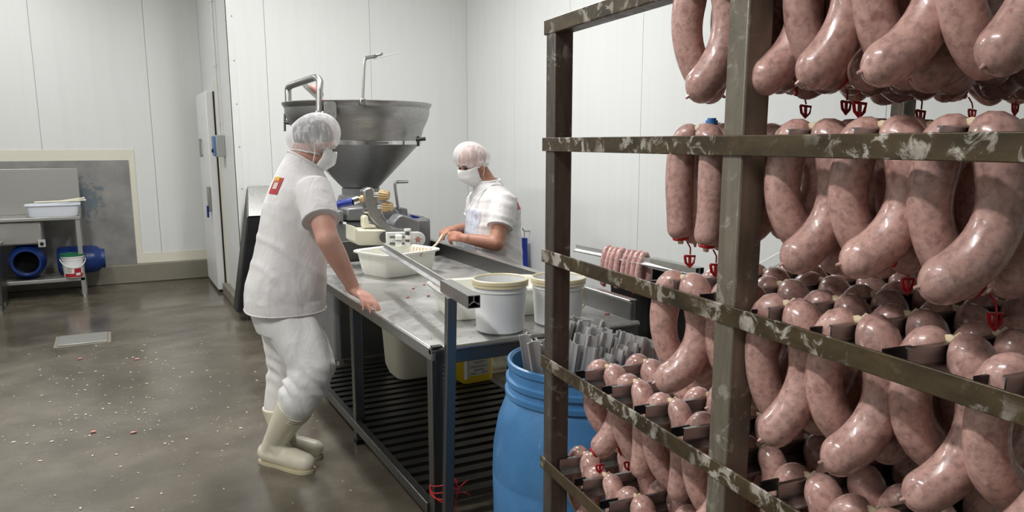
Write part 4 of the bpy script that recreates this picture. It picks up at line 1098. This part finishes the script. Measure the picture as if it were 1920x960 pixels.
# blue apron hanging by the wall behind worker
o = thing('blue_apron', 'blue plastic apron hanging folded from a wall hook', 'apron', (3.25, 6.0, 0.4))
pa = px(983, 440, XR - 0.06)
secs = []
for k in range(9):
    f = k / 8; zz = pa.z - 0.03 - 0.85 * f; wd = 0.035 + 0.05 * min(1, f * 2.2)
    secs.append((Vector((pa.x, pa.y + 0.01 * sin(k), zz)), (0.025, 0, 0), (0.0, wd, 0), 2.5))
MB().loft(secs, 24).build('folded_apron', M['hose'], o, 60)
MB().tube([pa + Vector((0.06, 0, 0.03)), pa + Vector((0.0, 0, 0.03)), pa + Vector((-0.02, 0, 0.06))], 0.006, 8).tube([pa + Vector((0, 0, 0.04)), pa + Vector((0, 0, -0.05))], 0.004, 6).build('wall_hook', M['steel'], o)

# ================================================================== PEOPLE
def az(d): return Vector((sin(radians(d)), cos(radians(d)), 0))
def hand(mb, w, fd, nr, side, curls, sc=1.0, spread=1.0, thumb=None):
    """w wrist, fd finger direction, nr back-of-hand normal, side: +1/-1 thumb along fd x nr"""
    fd = fd.normalized(); nr = (nr - fd * nr.dot(fd)).normalized(); lat = fd.cross(nr) * side
    offs = [0.030, 0.010, -0.010, -0.028]; ml = [0.088, 0.090, 0.084, 0.076]
    ph = [(0.042, 0.026, 0.020), (0.046, 0.030, 0.021), (0.042, 0.028, 0.020), (0.034, 0.021, 0.018)]
    mb.cap(w - fd * 0.03 * sc, w + fd * 0.02 * sc, 0.027 * sc, 0.026 * sc)
    for k in range(4):
        a = w + lat * offs[k] * 0.55 * sc + fd * 0.012 * sc; b = w + lat * offs[k] * sc + fd * ml[k] * sc
        mb.cap(a, b, 0.0165 * sc, 0.0125 * sc, 10)
        d = (fd + lat * offs[k] * 3.5 * spread).normalized(); p = b; ang = 0
        for j in range(3):
            ang += curls[k][j]
            dd = d * cos(ang) - nr * sin(ang)
            q = p + dd * ph[k][j] * sc
            r0 = (0.0105, 0.0094, 0.0086)[j] * sc; r1 = (0.0094, 0.0086, 0.0074)[j] * sc
            mb.cap(p, q, r0, r1, 10); p = q
    mb.ell(w + fd * 0.045 * sc - nr * 0.006 * sc, (0.032 * sc, 0.032 * sc, 0.018 * sc), Matrix((lat, fd, nr)).transposed())
    th = thumb or (0.75, 0.35, 0.25)
    p = w + fd * 0.022 * sc + lat * 0.018 * sc - nr * 0.008 * sc
    d = (fd * 0.75 + lat * th[0] - nr * th[1]).normalized()
    q = p + d * 0.048 * sc; mb.cap(p, q, 0.017 * sc, 0.0125 * sc, 10)
    d2 = (d + fd * th[2] - lat * 0.25).normalized(); r = q + d2 * 0.034 * sc; mb.cap(q, r, 0.012 * sc, 0.0105 * sc, 10)
    s_ = r + (d2 - lat * 0.15 - nr * 0.1).normalized() * 0.026 * sc; mb.cap(r, s_, 0.0105 * sc, 0.0085 * sc, 10)

class Head:
    def __init__(s, c, fd, sc=1.0, roll=0):
        s.c = Vector(c); s.f = Vector(fd).normalized(); s.l = Vector((0, 0, 1)).cross(s.f).normalized(); s.u = s.f.cross(s.l); s.sc = sc
        s.M = Matrix((s.f, s.l, s.u)).transposed()
    def p(s, x, y, z): return s.c + (s.f * x + s.l * y + s.u * z) * s.sc
    def e(s, mb, c, r, n=18, m=12): mb.ell(s.p(*c), tuple(q * s.sc for q in r), s.M, n, m)
    def skull(s, mb):
        s.e(mb, (-0.012, 0, 0.035), (0.098, 0.078, 0.088), 24, 16); s.e(mb, (0.03, 0, -0.03), (0.066, 0.066, 0.085), 24, 16)
        s.e(mb, (0.035, 0, -0.085), (0.052, 0.05, 0.036)); s.e(mb, (0.068, 0, -0.098), (0.022, 0.026, 0.018))
        s.e(mb, (0.078, 0, 0.028), (0.016, 0.055, 0.012)); s.e(mb, (0.062, 0.038, -0.022), (0.03, 0.026, 0.022)); s.e(mb, (0.062, -0.038, -0.022), (0.03, 0.026, 0.022))
        mb.cap(s.p(0.088, 0, 0.012), s.p(0.104, 0, -0.026), 0.009 * s.sc, 0.013 * s.sc, 10)
        s.e(mb, (0.096, 0.012, -0.036), (0.011, 0.009, 0.008)); s.e(mb, (0.096, -0.012, -0.036), (0.011, 0.009, 0.008))
        s.e(mb, (0.088, 0, -0.062), (0.012, 0.024, 0.007)); s.e(mb, (0.086, 0, -0.072), (0.012, 0.021, 0.007))
        for q in (-1, 1):
            s.e(mb, (-0.008, q * 0.078, -0.012), (0.019, 0.011, 0.032)); s.e(mb, (-0.002, q * 0.08, -0.034), (0.011, 0.008, 0.012))
    def eyes(s, parent):
        for q in (-1, 1): MB().ell(s.p(0.082, q * 0.031, 0.008), (0.011 * s.sc, 0.013 * s.sc, 0.008 * s.sc), s.M).build('eye', M['eye'], parent)
        for q in (-1, 1): MB().tube([s.p(0.088, q * 0.016, 0.026), s.p(0.091, q * 0.032, 0.031), s.p(0.08, q * 0.05, 0.025)], 0.005 * s.sc, 8).build('eyebrow', M['hair'], parent)
    def hair(s, parent):
        vs = MB(); s.e(vs, (-0.018, 0, 0.034), (0.100, 0.083, 0.090), 28, 18)
        me = vs.mesh('hair'); bm = bmesh.new(); bm.from_mesh(me)
        pl = s.p(0.035, 0, 0.03); nn = (s.u + s.f * -0.55).normalized()
        bmesh.ops.bisect_plane(bm, geom=bm.verts[:] + bm.edges[:] + bm.faces[:], plane_co=pl, plane_no=nn, clear_inner=True)
        bm.to_mesh(me); bm.free(); me.shade_smooth()
        return link('hair', me, M['hair'], parent)
    def net(s, parent, sx=0.122, sy=0.105, sz=0.098, cz=0.042, cx=-0.006, tilt=0.12, low=1.98, seed=1):
        mb = MB(); n, m = 72, 22; vs = []; rr = random.Random(seed)
        ph = [rr.uniform(0, 6.28) for _ in range(6)]; fr = [9, 14, 19, 23, 31, 5]
        for i in range(m + 1):
            th = low * i / m
            for k in range(n):
                a = 2 * pi * k / n; g = (i / m) ** 1.6
                w = sum(sin(fr[j] * a + ph[j] + th * (j - 2)) for j in range(6)) / 6
                r = 1 + 0.055 * g * w - 0.02 * (i == m)
                r *= 1 - 0.14 * max(0, (i / m - 0.78) / 0.22) ** 1.5
                x, y, z = sx * sin(th) * cos(a) * r, sy * sin(th) * sin(a) * r, sz * cos(th) * (1 + 0.03 * w)
                vs.append(s.p(cx + x, y, cz + z + tilt * x))
        fs = [(i * n + k, i * n + (k + 1) % n, (i + 1) * n + (k + 1) % n, (i + 1) * n + k) for i in range(m) for k in range(n)]
        mb.add(vs, fs); o = mb.build('hairnet', M['net'], parent, 180)
        MB().tube(vs[-n:] + [vs[-n]], 0.004 * s.sc, 6, caps=False).build('elastic_edge', M['mask'], o)
        return o
    def mask(s, parent):
        vs = []; n, m = 22, 14
        for i in range(m + 1):
            f = i / m; z = 0.0 - 0.130 * f
            rf = 0.102 + 0.024 * sin(pi * min(1, f * 1.25)) - 0.026 * f ** 3; rl = 0.082 - 0.020 * f + 0.004 * sin(pi * f)
            for k in range(n + 1):
                a = radians(-82 + 164 * k / n)
                pl = 0.0018 * sin(f * 6 * pi)
                rid = 0.026 * math.exp(-(a / 0.26) ** 2) * (1 - f) ** 0.7
                vs.append(s.p((rf + pl + rid) * max(0.0, cos(a)) ** 0.62 - 0.008, (rl + pl) * sin(a), z + 0.016 * math.exp(-(a / 0.3) ** 2) * (1 - f)))
        fs = [(i * (n + 1) + k, i * (n + 1) + k + 1, (i + 1) * (n + 1) + k + 1, (i + 1) * (n + 1) + k) for i in range(m) for k in range(n)]
        o = MB().add(vs, fs).build('face_mask', M['mask'], parent, 180)
        sd = o.modifiers.new('s', 'SOLIDIFY'); sd.thickness = 0.003
        for q in (-1, 1):
            MB().tube(smooth_path([s.p(0.006, q * 0.073, -0.006), s.p(0.0, q * 0.082, 0.006), s.p(-0.014, q * 0.088, 0.014), s.p(-0.03, q * 0.084, -0.012), s.p(-0.012, q * 0.08, -0.05), s.p(0.006, q * 0.062, -0.098)], 18), 0.0028, 6).build('ear_loop', M['mask'], o)
        return o

def folds(seed, amp, scale=(7, 7, 4)):
    off = Vector((seed * 3.1, seed * 1.7, 0))
    def f(co, nrm):
        q = Vector((co.x * scale[0], co.y * scale[1], co.z * scale[2])) + off
        a = noise.noise(q + noise.noise_vector(q * 0.6) * 1.2); b = noise.noise(q * 2.3)
        return amp * (a * 1.0 - abs(b) * 0.6)
    return f
def decal(src, p, d, upv, pts_w, pts_h, name, mat, parent, off=0.003, nx=8, ny=8):
    """thin print lying on the surface of src around the point hit from p along d"""
    dg = bpy.context.evaluated_depsgraph_get()
    bm = bmesh.new(); bm.from_mesh(src.data); bv = BVHTree.FromBMesh(bm); bm.free()
    d = d.normalized(); rgt = d.cross(upv).normalized(); u2 = rgt.cross(d)
    vs, fs = [], []
    for j in range(ny + 1):
        for i in range(nx + 1):
            o = p + rgt * pts_w * (i / nx - 0.5) + u2 * pts_h * (j / ny - 0.5) - d * 0.5
            h = bv.ray_cast(o, d)
            vs.append((h[0] + h[1] * off) if h[0] else o + d * 0.5)
    fs = [(j * (nx + 1) + i, j * (nx + 1) + i + 1, (j + 1) * (nx + 1) + i + 1, (j + 1) * (nx + 1) + i) for j in range(ny) for i in range(nx)]
    return MB().add(vs, fs).build(name, mat, parent, 180)

def boot(par, heel, toe, ankle, top, r_top):
    heel, toe, ankle, top = map(Vector, (heel, toe, ankle, top))
    d = (toe - heel); L = d.length; d.normalize(); lat = Vector((d.y, -d.x, 0))
    mb = MB()
    def P(f, h): return heel + d * L * f + ZV * h
    mb.chain([P(0.12, 0.055), P(0.35, 0.052), P(0.62, 0.05), P(0.86, 0.045)], [0.05, 0.05, 0.053, 0.045], 16)
    mb.chain([P(0.74, 0.045) + lat * 0.016, P(0.86, 0.042) + lat * 0.008], [0.036, 0.034]); mb.chain([P(0.74, 0.045) - lat * 0.016, P(0.86, 0.042) - lat * 0.008], [0.036, 0.034])
    mb.chain([P(0.16, 0.06), ankle], [0.048, 0.058]); mb.chain([P(0.45, 0.06), ankle], [0.048, 0.056])
    ax = (top - ankle).normalized(); e1 = ax.cross(lat).normalized(); e2 = ax.cross(e1)
    mb.loft([(ankle - ax * 0.02, e1 * 0.055, e2 * 0.052, 2)] + [(ankle.lerp(top, f), e1 * (0.056 + (r_top - 0.056) * f ** 0.8), e2 * (0.053 + (r_top - 0.055) * f ** 0.8), 2) for f in (0.15, 0.35, 0.6, 0.8, 1.0)], 28)
    me = remesh(mb, 0.006, 4)
    for v in me.vertices:
        if v.co.z < 0.006: v.co.z = 0.006
    o = link('boot', me, M['boot'], par)
    # sole welt
    out = [(-0.01, 0.0), (0.02, 0.034), (0.2, 0.046), (0.4, 0.044), (0.62, 0.052), (0.8, 0.053), (0.93, 0.040), (0.99, 0.0)]
    ring = [heel + d * L * f + lat * q for f, q in out] + [heel + d * L * f - lat * q for f, q in out[-2:0:-1]]
    ring = smooth_path(ring + [ring[0]], 60)[:-1]
    MB().prism([((q - heel).dot(d), (q - heel).dot(lat)) for q in ring], heel, d, lat, ZV, 0.014).build('sole', M['sole'], o)
    for f in (0.82, 0.88, 0.94):
        c = ankle.lerp(top, f); rr = 0.056 + (r_top - 0.056) * f ** 0.8 + 0.0015
        MB().tube([c + (e1 * cos(q) + e2 * sin(q)) * rr for q in [radians(-60 + 10 * i) for i in range(13)]], 0.003, 6).build('boot_rib', M['boot'], o)
    return o

# ---------------------------------------------------------------- worker leaning on the table
p1 = thing('person', 'person in white shirt and trousers and cream boots leaning one hand on the table', 'person', (0.70, 3.72, 0))
f1, r1 = az(92), az(182)
hd = Head(pd(589, 270, 3.72), az(80) * cos(radians(26)) - ZV * sin(radians(26)), 1.02)
neck = pd(575, 316, 3.74)
body = MB(); hd.skull(body)
body.chain([hd.p(-0.03, 0, -0.06), neck], [0.062, 0.068])
def tc(y, x, d=3.72): return pd(x, y, d)
rsh, lsh = tc(352, 574, 3.74) + r1 * 0.185, tc(352, 570, 3.74) - r1 * 0.185
hipc = tc(590, 536)
for q in (tc(350, 564), tc(440, 549), tc(540, 536)): pass
body.loft([(tc(335, 568), f1 * 0.09, r1 * 0.15, 2.3), (tc(380, 556), f1 * 0.13, r1 * 0.185, 2.3), (tc(440, 549), f1 * 0.135, r1 * 0.175, 2.3), (tc(540, 536), f1 * 0.145, r1 * 0.17, 2.3), (tc(600, 536), f1 * 0.12, r1 * 0.16, 2.3)], 24)
relb = pd(614, 447, 3.46); rwr = pz(664, 543, 0.885)
body.chain([rsh, relb], [0.066, 0.052]); body.chain([relb, relb.lerp(rwr, 0.35), rwr], [0.053, 0.05, 0.031])
body.ell(relb.lerp(rsh, 0.35), (0.055, 0.055, 0.075))
kn = pz(716, 576, 0.83)
hand(body, rwr, (pz(700, 566, 0.845) - rwr), ZV + f1 * 0.2, -1, [(0.25, 0.30, 0.2), (0.28, 0.35, 0.25), (0.32, 0.35, 0.25), (0.38, 0.4, 0.3)], 1.05)
lelb = lsh + Vector((-0.01, 0.05, -0.29)); lwr = lelb + Vector((0.05, -0.02, -0.25))
body.chain([lsh, lelb, lwr], [0.06, 0.05, 0.03]); hand(body, lwr, Vector((0.1, 0, -1)), -r1, 1, [(0.3, 0.4, 0.3)] * 4)
# legs
rhip, lhip = hipc + r1 * 0.085 - ZV * 0.02, hipc - r1 * 0.085 - ZV * 0.02
rkn, lkn = pd(586, 690, 3.60), pd(535, 690, 3.85)
h_r, t_r = pz(489, 862, 0), pz(585, 886, 0)
d_ = (t_r - h_r).normalized(); h_r = h_r + d_ * 0.01; t_r = h_r + d_ * 0.335
rank = h_r + d_ * 0.10 + ZV * 0.13
t_l = pz(606, 858, 0); dl = az(128); h_l = t_l - dl * 0.31; lank = h_l + dl * 0.095 + ZV * 0.13
rbt = pd(556, 757, 3.62); lbt = pd(524, 760, 3.87)
body.chain([rhip, rkn, rank], [0.08, 0.055, 0.036]); body.chain([lhip, lkn, lank], [0.08, 0.055, 0.036])
body.cap(rank, rank + d_ * 0.10 - ZV * 0.075, 0.03, 0.022); body.cap(lank, lank + dl * 0.10 - ZV * 0.075, 0.03, 0.022)
link('body', remesh(body, 0.006, 5), M['skin1'], p1)
hd.eyes(p1); hd.hair(p1); hd.net(p1, 0.118, 0.110, 0.124, 0.030, -0.016, 0.26, 2.3, 2); hd.mask(p1)
# shirt
sh = MB()
S1 = [(580, 535, .190, .215), (556, 534, .190, .217), (530, 535, .188, .22), (500, 540, .178, .215), (470, 545, .170, .208), (440, 549, .166, .208), (410, 553, .163, .212), (380, 557, .156, .220), (355, 562, .142, .222), (335, 567, .122, .200), (320, 570, .104, .158), (310, 572, .088, .115), (303, 573, .078, .097)]
sh.loft([(tc(y, x, 3.73), f1 * a - ZV * (0.05 * max(0, min(1, (360 - y) / 55))), r1 * b, 2.35) for y, x, a, b in S1], 36)
send = pd(602, 414, 3.49)
HEMS = []
def sleeve_hems(par):
    for c, a, b in HEMS: MB().tube([c + a * cos(q) + b * sin(q) for q in [2 * pi * i / 28 for i in range(29)]], 0.0055, 6, caps=False).build('sleeve_hem', M['shirt'], par)
    HEMS.clear()
def sleeve(mb, s0, e0, ra, rb):
    ax = (e0 - s0).normalized(); a = ax.cross(Vector((0.3, 0.2, 1))).normalized(); b = ax.cross(a)
    HEMS.append((e0 - ax * 0.004, a * (rb + 0.001), b * (rb + 0.001)))
    mb.loft([(s0 - ax * 0.05, a * ra * 0.5, b * ra * 0.5, 2), (s0 - ax * 0.015, a * ra * 0.95, b * ra * 0.95, 2), (s0.lerp(e0, .35), a * ra, b * ra, 2), (s0.lerp(e0, .7), a * (ra + rb) / 2, b * (ra + rb) / 2, 2), (e0, a * rb, b * rb, 2)], 26)
sleeve(sh, rsh, send, 0.088, 0.082); sleeve(sh, lsh, lsh + (lelb - lsh) * 0.72, 0.09, 0.078)
wr = folds(1, 0.009, (6, 6, 4))
def shirt_disp(c, n):
    lo = max(0.0, min(1.0, (1.30 - c.z) / 0.5)); v = wr(c, n) * (0.35 + lo)
    g = sin((c.z * 1.0 + (c.x - 0.6) * 0.85) * 34 + 2.0 * noise.noise(c * 4)); v += 0.010 * (0.25 + lo) * max(0, g) ** 3 * (0.4 + noise.noise(c * 3.3))
    if c.z < 0.83: v *= 0.3
    return v
shirt = link('shirt', remesh(sh, 0.008, 2, shirt_disp), M['shirt'], p1); sleeve_hems(shirt)
MB().tube([tc(303, 573, 3.73) + f1 * 0.078 * cos(q) + r1 * 0.097 * sin(q) + ZV * (0.05 * -cos(q)) for q in [2 * pi * i / 28 for i in range(29)]], 0.008, 8, caps=False).build('collar', M['shirt'], shirt)
def hem_ring(y, x, a, b, rad=0.005):
    return MB().tube([tc(y, x, 3.73) + f1 * math.copysign(abs(cos(q)) ** (2 / 2.35), cos(q)) * a + r1 * math.copysign(abs(sin(q)) ** (2 / 2.35), sin(q)) * b for q in [2 * pi * i / 40 for i in range(41)]], rad, 6, caps=False)
hem_ring(577, 535, .189, .215, 0.004).build('hem', M['shirt'], shirt)
lp = tc(345, 505, 3.73)
decal(shirt, tc(346, 562, 3.73) - f1 * 0.1 + r1 * 0.075, f1 - r1 * 0.25, ZV, 0.11, 0.075, 'back_logo', M['redprint'], shirt)
decal(shirt, tc(334, 562, 3.73) - f1 * 0.1 + r1 * 0.065, f1 - r1 * 0.25, ZV, 0.06, 0.022, 'back_logo', M['yellow'], shirt)
decal(shirt, tc(346, 562, 3.73) - f1 * 0.1 + r1 * 0.08, f1 - r1 * 0.25, ZV, 0.05, 0.03, 'back_logo', M['label'], shirt, 0.005)
# trousers
tr_ = MB()
tr_.loft([(tc(552, 536, 3.73), f1 * 0.150, r1 * 0.175, 2.4), (tc(585, 539, 3.73), f1 * 0.165, r1 * 0.19, 2.4), (tc(620, 545, 3.73), f1 * 0.15, r1 * 0.19, 2.3)], 32)
tr_.chain([rhip + ZV * 0.0, rhip.lerp(rkn, 0.5) + f1 * 0.01, rkn + f1 * 0.008], [0.118, 0.120, 0.106], 22)
tr_.chain([rkn + f1 * 0.008, rbt + (rkn - rbt) * 0.15, rbt - ZV * 0.01], [0.105, 0.096, 0.078], 22)
tr_.chain([lhip, lhip.lerp(lkn, 0.5), lkn, lbt], [0.118, 0.108, 0.092, 0.08], 22)
tr_.ell(rkn + (rbt - rkn) * 0.55 + f1 * 0.02, (0.105, 0.1, 0.07))
wt = folds(6, 0.009, (6, 6, 4))
def tdisp(c, n):
    k = max(0.0, 1 - abs(c.z - 0.47) / 0.14); g = sin(c.z * 70 + c.x * 60 + 5 * noise.noise(c * 7)) * (0.4 + noise.noise(c * 9))
    v = sin((c.x + c.y * 0.4) * 55 + 2.5 * noise.noise(Vector((c.x * 5, c.y * 5, c.z * 2)))) * 0.004 * max(0, min(1, (c.z - 0.5) * 4))
    return wt(c, n) + 0.010 * k * g + v * 1.6
M['trouser'] = cloth('white_trouser_cotton', srgb(224, 223, 221), (tuple(pd(556, 645, 3.56)), 0.05, srgb(190, 170, 140)))
link('trousers', remesh(tr_, 0.009, 4, tdisp), M['trouser'], p1)
boot(p1, h_r, t_r, rank, rbt, 0.088); boot(p1, h_l, t_l, lank, lbt, 0.088)

# ---------------------------------------------------------------- worker behind the table linking casings
p2 = thing('person', 'person in white shirt and plastic apron bent over casings behind the table rim', 'person', (2.31, 4.72, 0))
f2, l2 = az(-88), az(-178)
hd = Head(pd(887, 308, 5.25), az(-98) * cos(radians(24)) - ZV * sin(radians(24)), 1.06)
neck = pd(914, 345, 5.28)
body = MB(); hd.skull(body); body.chain([hd.p(-0.03, 0, -0.055), neck], [0.06, 0.066])
D2 = 5.28
lsh, rsh = pd(927, 374, D2) + l2 * 0.175, pd(920, 376, D2) - l2 * 0.175
body.loft([(pd(918, 358, D2), f2 * 0.09, l2 * 0.14, 2.3), (pd(924, 400, D2), f2 * 0.14, l2 * 0.17, 2.3), (pd(925, 470, D2), f2 * 0.15, l2 * 0.165, 2.3), (pd(928, 530, D2), f2 * 0.14, l2 * 0.16, 2.3)], 24)
lelb = pd(931, 457, 5.02); lwr = pd(868, 446, 5.05)
body.chain([lsh, lelb], [0.062, 0.05]); body.chain([lelb, lelb.lerp(lwr, 0.4), lwr], [0.052, 0.046, 0.031])
hand(body, lwr, pd(836, 440, 5.13) - lwr, -_fw * 0.9 + ZV * 0.5, 1, [(0.35, 0.7, 0.5), (0.45, 0.8, 0.5), (0.55, 0.8, 0.6), (0.6, 0.9, 0.6)], 1.05, thumb=(0.5, 0.3, 0.5))
relb = pd(882, 428, 5.50); rwr = pd(852, 430, 5.27)
body.chain([rsh, relb, rwr], [0.06, 0.05, 0.03])
hand(body, rwr, pd(826, 432, 5.16) - rwr, ZV * 0.8 - f2 * 0.2, -1, [(0.45, 0.6, 0.5), (0.5, 0.7, 0.5), (0.6, 0.8, 0.6), (0.6, 0.8, 0.6)], 1.0, thumb=(0.5, 0.4, 0.6))
hip2 = Vector((2.32, 4.72, 0.80))
feet = []
for s_ in (-1, 1):
    hp_ = hip2 + l2 * s_ * 0.09; kn_ = hp_ + Vector((-0.01, 0, -0.38)); an_ = kn_ + Vector((0.02, 0, -0.30)) ; an_.z = 0.12
    body.chain([hp_, kn_, an_], [0.08, 0.056, 0.045]); body.cap(an_, an_ + f2 * 0.10 - ZV * 0.07, 0.03, 0.022); feet.append((kn_, an_))
link('body', remesh(body, 0.006, 5), M['skin2'], p2)
hd.eyes(p2); hd.net(p2, 0.118, 0.108, 0.116, 0.036, -0.010, 0.26, 2.1, 5); hd.mask(p2)
sh = MB()
S2 = [(575, 932, .172, .2), (540, 931, .18, .205), (505, 928, .182, .205), (470, 926, .186, .205), (430, 925, .186, .203), (395, 926, .172, .208), (372, 924, .142, .205), (358, 920, .112, .165), (346, 916, .088, .12), (338, 914, .074, .09)]
sh.loft([(pd(x, y, D2), f2 * a, l2 * b, 2.35) for y, x, a, b in S2], 36)
send = lsh.lerp(lelb, 0.62)
sleeve(sh, lsh, send, 0.09, 0.082); sleeve(sh, rsh, rsh.lerp(relb, 0.62), 0.09, 0.075)
wr2 = folds(9, 0.007, (6, 6, 4))
shirt = link('shirt', remesh(sh, 0.008, 2, lambda c, n: wr2(c, n) + 0.004 * max(0, sin(c.z * 70 + c.x * 25 + 3 * noise.noise(c * 5)))), M['shirt'], p2)
MB().tube([pd(914, 339, D2) + f2 * 0.078 * cos(q) + l2 * 0.094 * sin(q) - ZV * (0.012 * cos(q)) for q in [2 * pi * i / 28 for i in range(29)]], 0.008, 8, caps=False).build('collar', M['shirt'], shirt)
sleeve_hems(shirt)
decal(shirt, pd(962, 380, D2) - f2 * 0.02 + l2 * 0.11, f2 - l2 * 0.55, ZV, 0.11, 0.075, 'back_logo', M['redprint'], shirt)
decal(shirt, pd(905, 402, D2) + f2 * 0.1 + l2 * 0.12, -f2 - l2 * 0.6, ZV, 0.035, 0.03, 'chest_logo', M['redprint'], shirt)
ap = decal(shirt, pd(895, 440, D2) + f2 * 0.1, -f2, ZV, 0.30, 0.36, 'bib', M['apron'], None, 0.008, 16, 18)
ap.name = 'apron'; ap.parent = p2; ap.matrix_parent_inverse = Matrix.Translation(p2.location).inverted()
MB().tube(smooth_path([pd(880, 392, D2) + f2 * 0.06 + l2 * 0.12, pd(895, 362, D2) + l2 * 0.13 + f2 * 0.05, pd(925, 337, D2) + l2 * 0.1, pd(932, 338, D2)], 14), 0.004, 6).build('neck_strap', M['mask'], ap)
tr_ = MB()
tr_.loft([(hip2 + ZV * 0.06, f2 * 0.155, l2 * 0.18, 2.4), (hip2 - ZV * 0.06, f2 * 0.16, l2 * 0.19, 2.4)], 28)
for s_, (kn_, an_) in zip((-1, 1), feet): tr_.chain([hip2 + l2 * s_ * 0.09 - ZV * 0.02, kn_, Vector((an_.x, an_.y, 0.24))], [0.12, 0.095, 0.085], 20)
link('trousers', remesh(tr_, 0.010, 4, folds(4, 0.012)), M['trouser'], p2)
for kn_, an_ in feet:
    he = Vector((an_.x, an_.y, 0)) - f2 * 0.09
    boot(p2, he, he + f2 * 0.31, an_ + ZV * 0.01, Vector((an_.x, an_.y, 0.34)), 0.086)

# ================================================================== SCRAPS
def scraps(name, label, cat, pts, mat, parent=None):
    mb = MB(); rr = random.Random(len(pts))
    for x, y, z, s_ in pts:
        a = rr.uniform(0, 6.28); rz_ = Matrix.Rotation(a, 3, 'Z')
        mb.ell((x, y, z + s_ * 0.25), (s_ * rr.uniform(0.7, 1.5), s_ * rr.uniform(0.4, 0.8), s_ * 0.32), rz_, 6, 4)
    o = mb.build(name, mat); o['kind'] = 'stuff'; return tag(o, label, cat)
rr = random.Random(21); pts = []
for i in range(420):
    u_ = rr.random()
    if u_ < 0.55: x, y = rr.gauss(-0.05, 0.32), rr.gauss(5.3, 0.75)
    elif u_ < 0.8: x, y = rr.gauss(0.3, 0.4), rr.gauss(4.2, 0.6)
    else: x, y = rr.uniform(-0.8, 0.95), rr.uniform(2.4, 6.8)
    if x > 0.98 or (0.45 < x and 3.4 < y < 4.1): continue
    pts.append((x, y, 0.0005, rr.choice((0.003, 0.004, 0.004, 0.006, 0.009))))
scraps('floor_crumbs', 'pale fat crumbs scattered over the wet floor', 'crumbs', pts, M['crumb'])
for (x, y) in ((175, 811), (251, 812), (150, 674), (257, 674)):
    p = pz(x, y, 0)
    mb = MB().ell(p + ZV * 0.006, (0.017, 0.011, 0.005), n=12, m=8)
    for v in mb.v: v += noise.noise_vector(v * 90) * 0.004
    tag(mb.build('meat_scrap', M['meat']), 'small pink meat scrap lying on the wet floor', 'meat scrap', 'meat scraps on the floor')
pts = []
for i in range(230):
    x, y = rr.uniform(TX0 + 0.04, TX1 - 0.06), rr.uniform(TY0 + 0.06, 4.7)
    if rr.random() < 0.5: x = rr.gauss(1.22, 0.08); y = rr.gauss(2.95, 0.25)
    if not (TX0 + 0.03 < x < TX1 - 0.05 and TY0 + 0.05 < y < 4.85): continue
    pts.append((x, y, TZ + 0.0004, rr.choice((0.002, 0.003, 0.003, 0.005))))
scraps('table_crumbs', 'pale meat crumbs and drops scattered over the wet table top', 'crumbs', pts, M['crumb'])
for (x, y) in ((764, 558), (803, 556), (795, 535), (775, 542), (1140, 590), (1150, 588)):
    p = pz(x, y, TZ)
    if p.x > TX1 - 0.05: p.x = TX1 - 0.06
    mb = MB().ell(p + ZV * 0.004, (0.010, 0.007, 0.005), n=10, m=6)
    for v in mb.v: v += noise.noise_vector(v * 120) * 0.002
    tag(mb.build('meat_scrap', M['meat']), 'tiny dark pink meat scrap lying on the worktable top', 'meat scrap', 'meat scraps on the table')
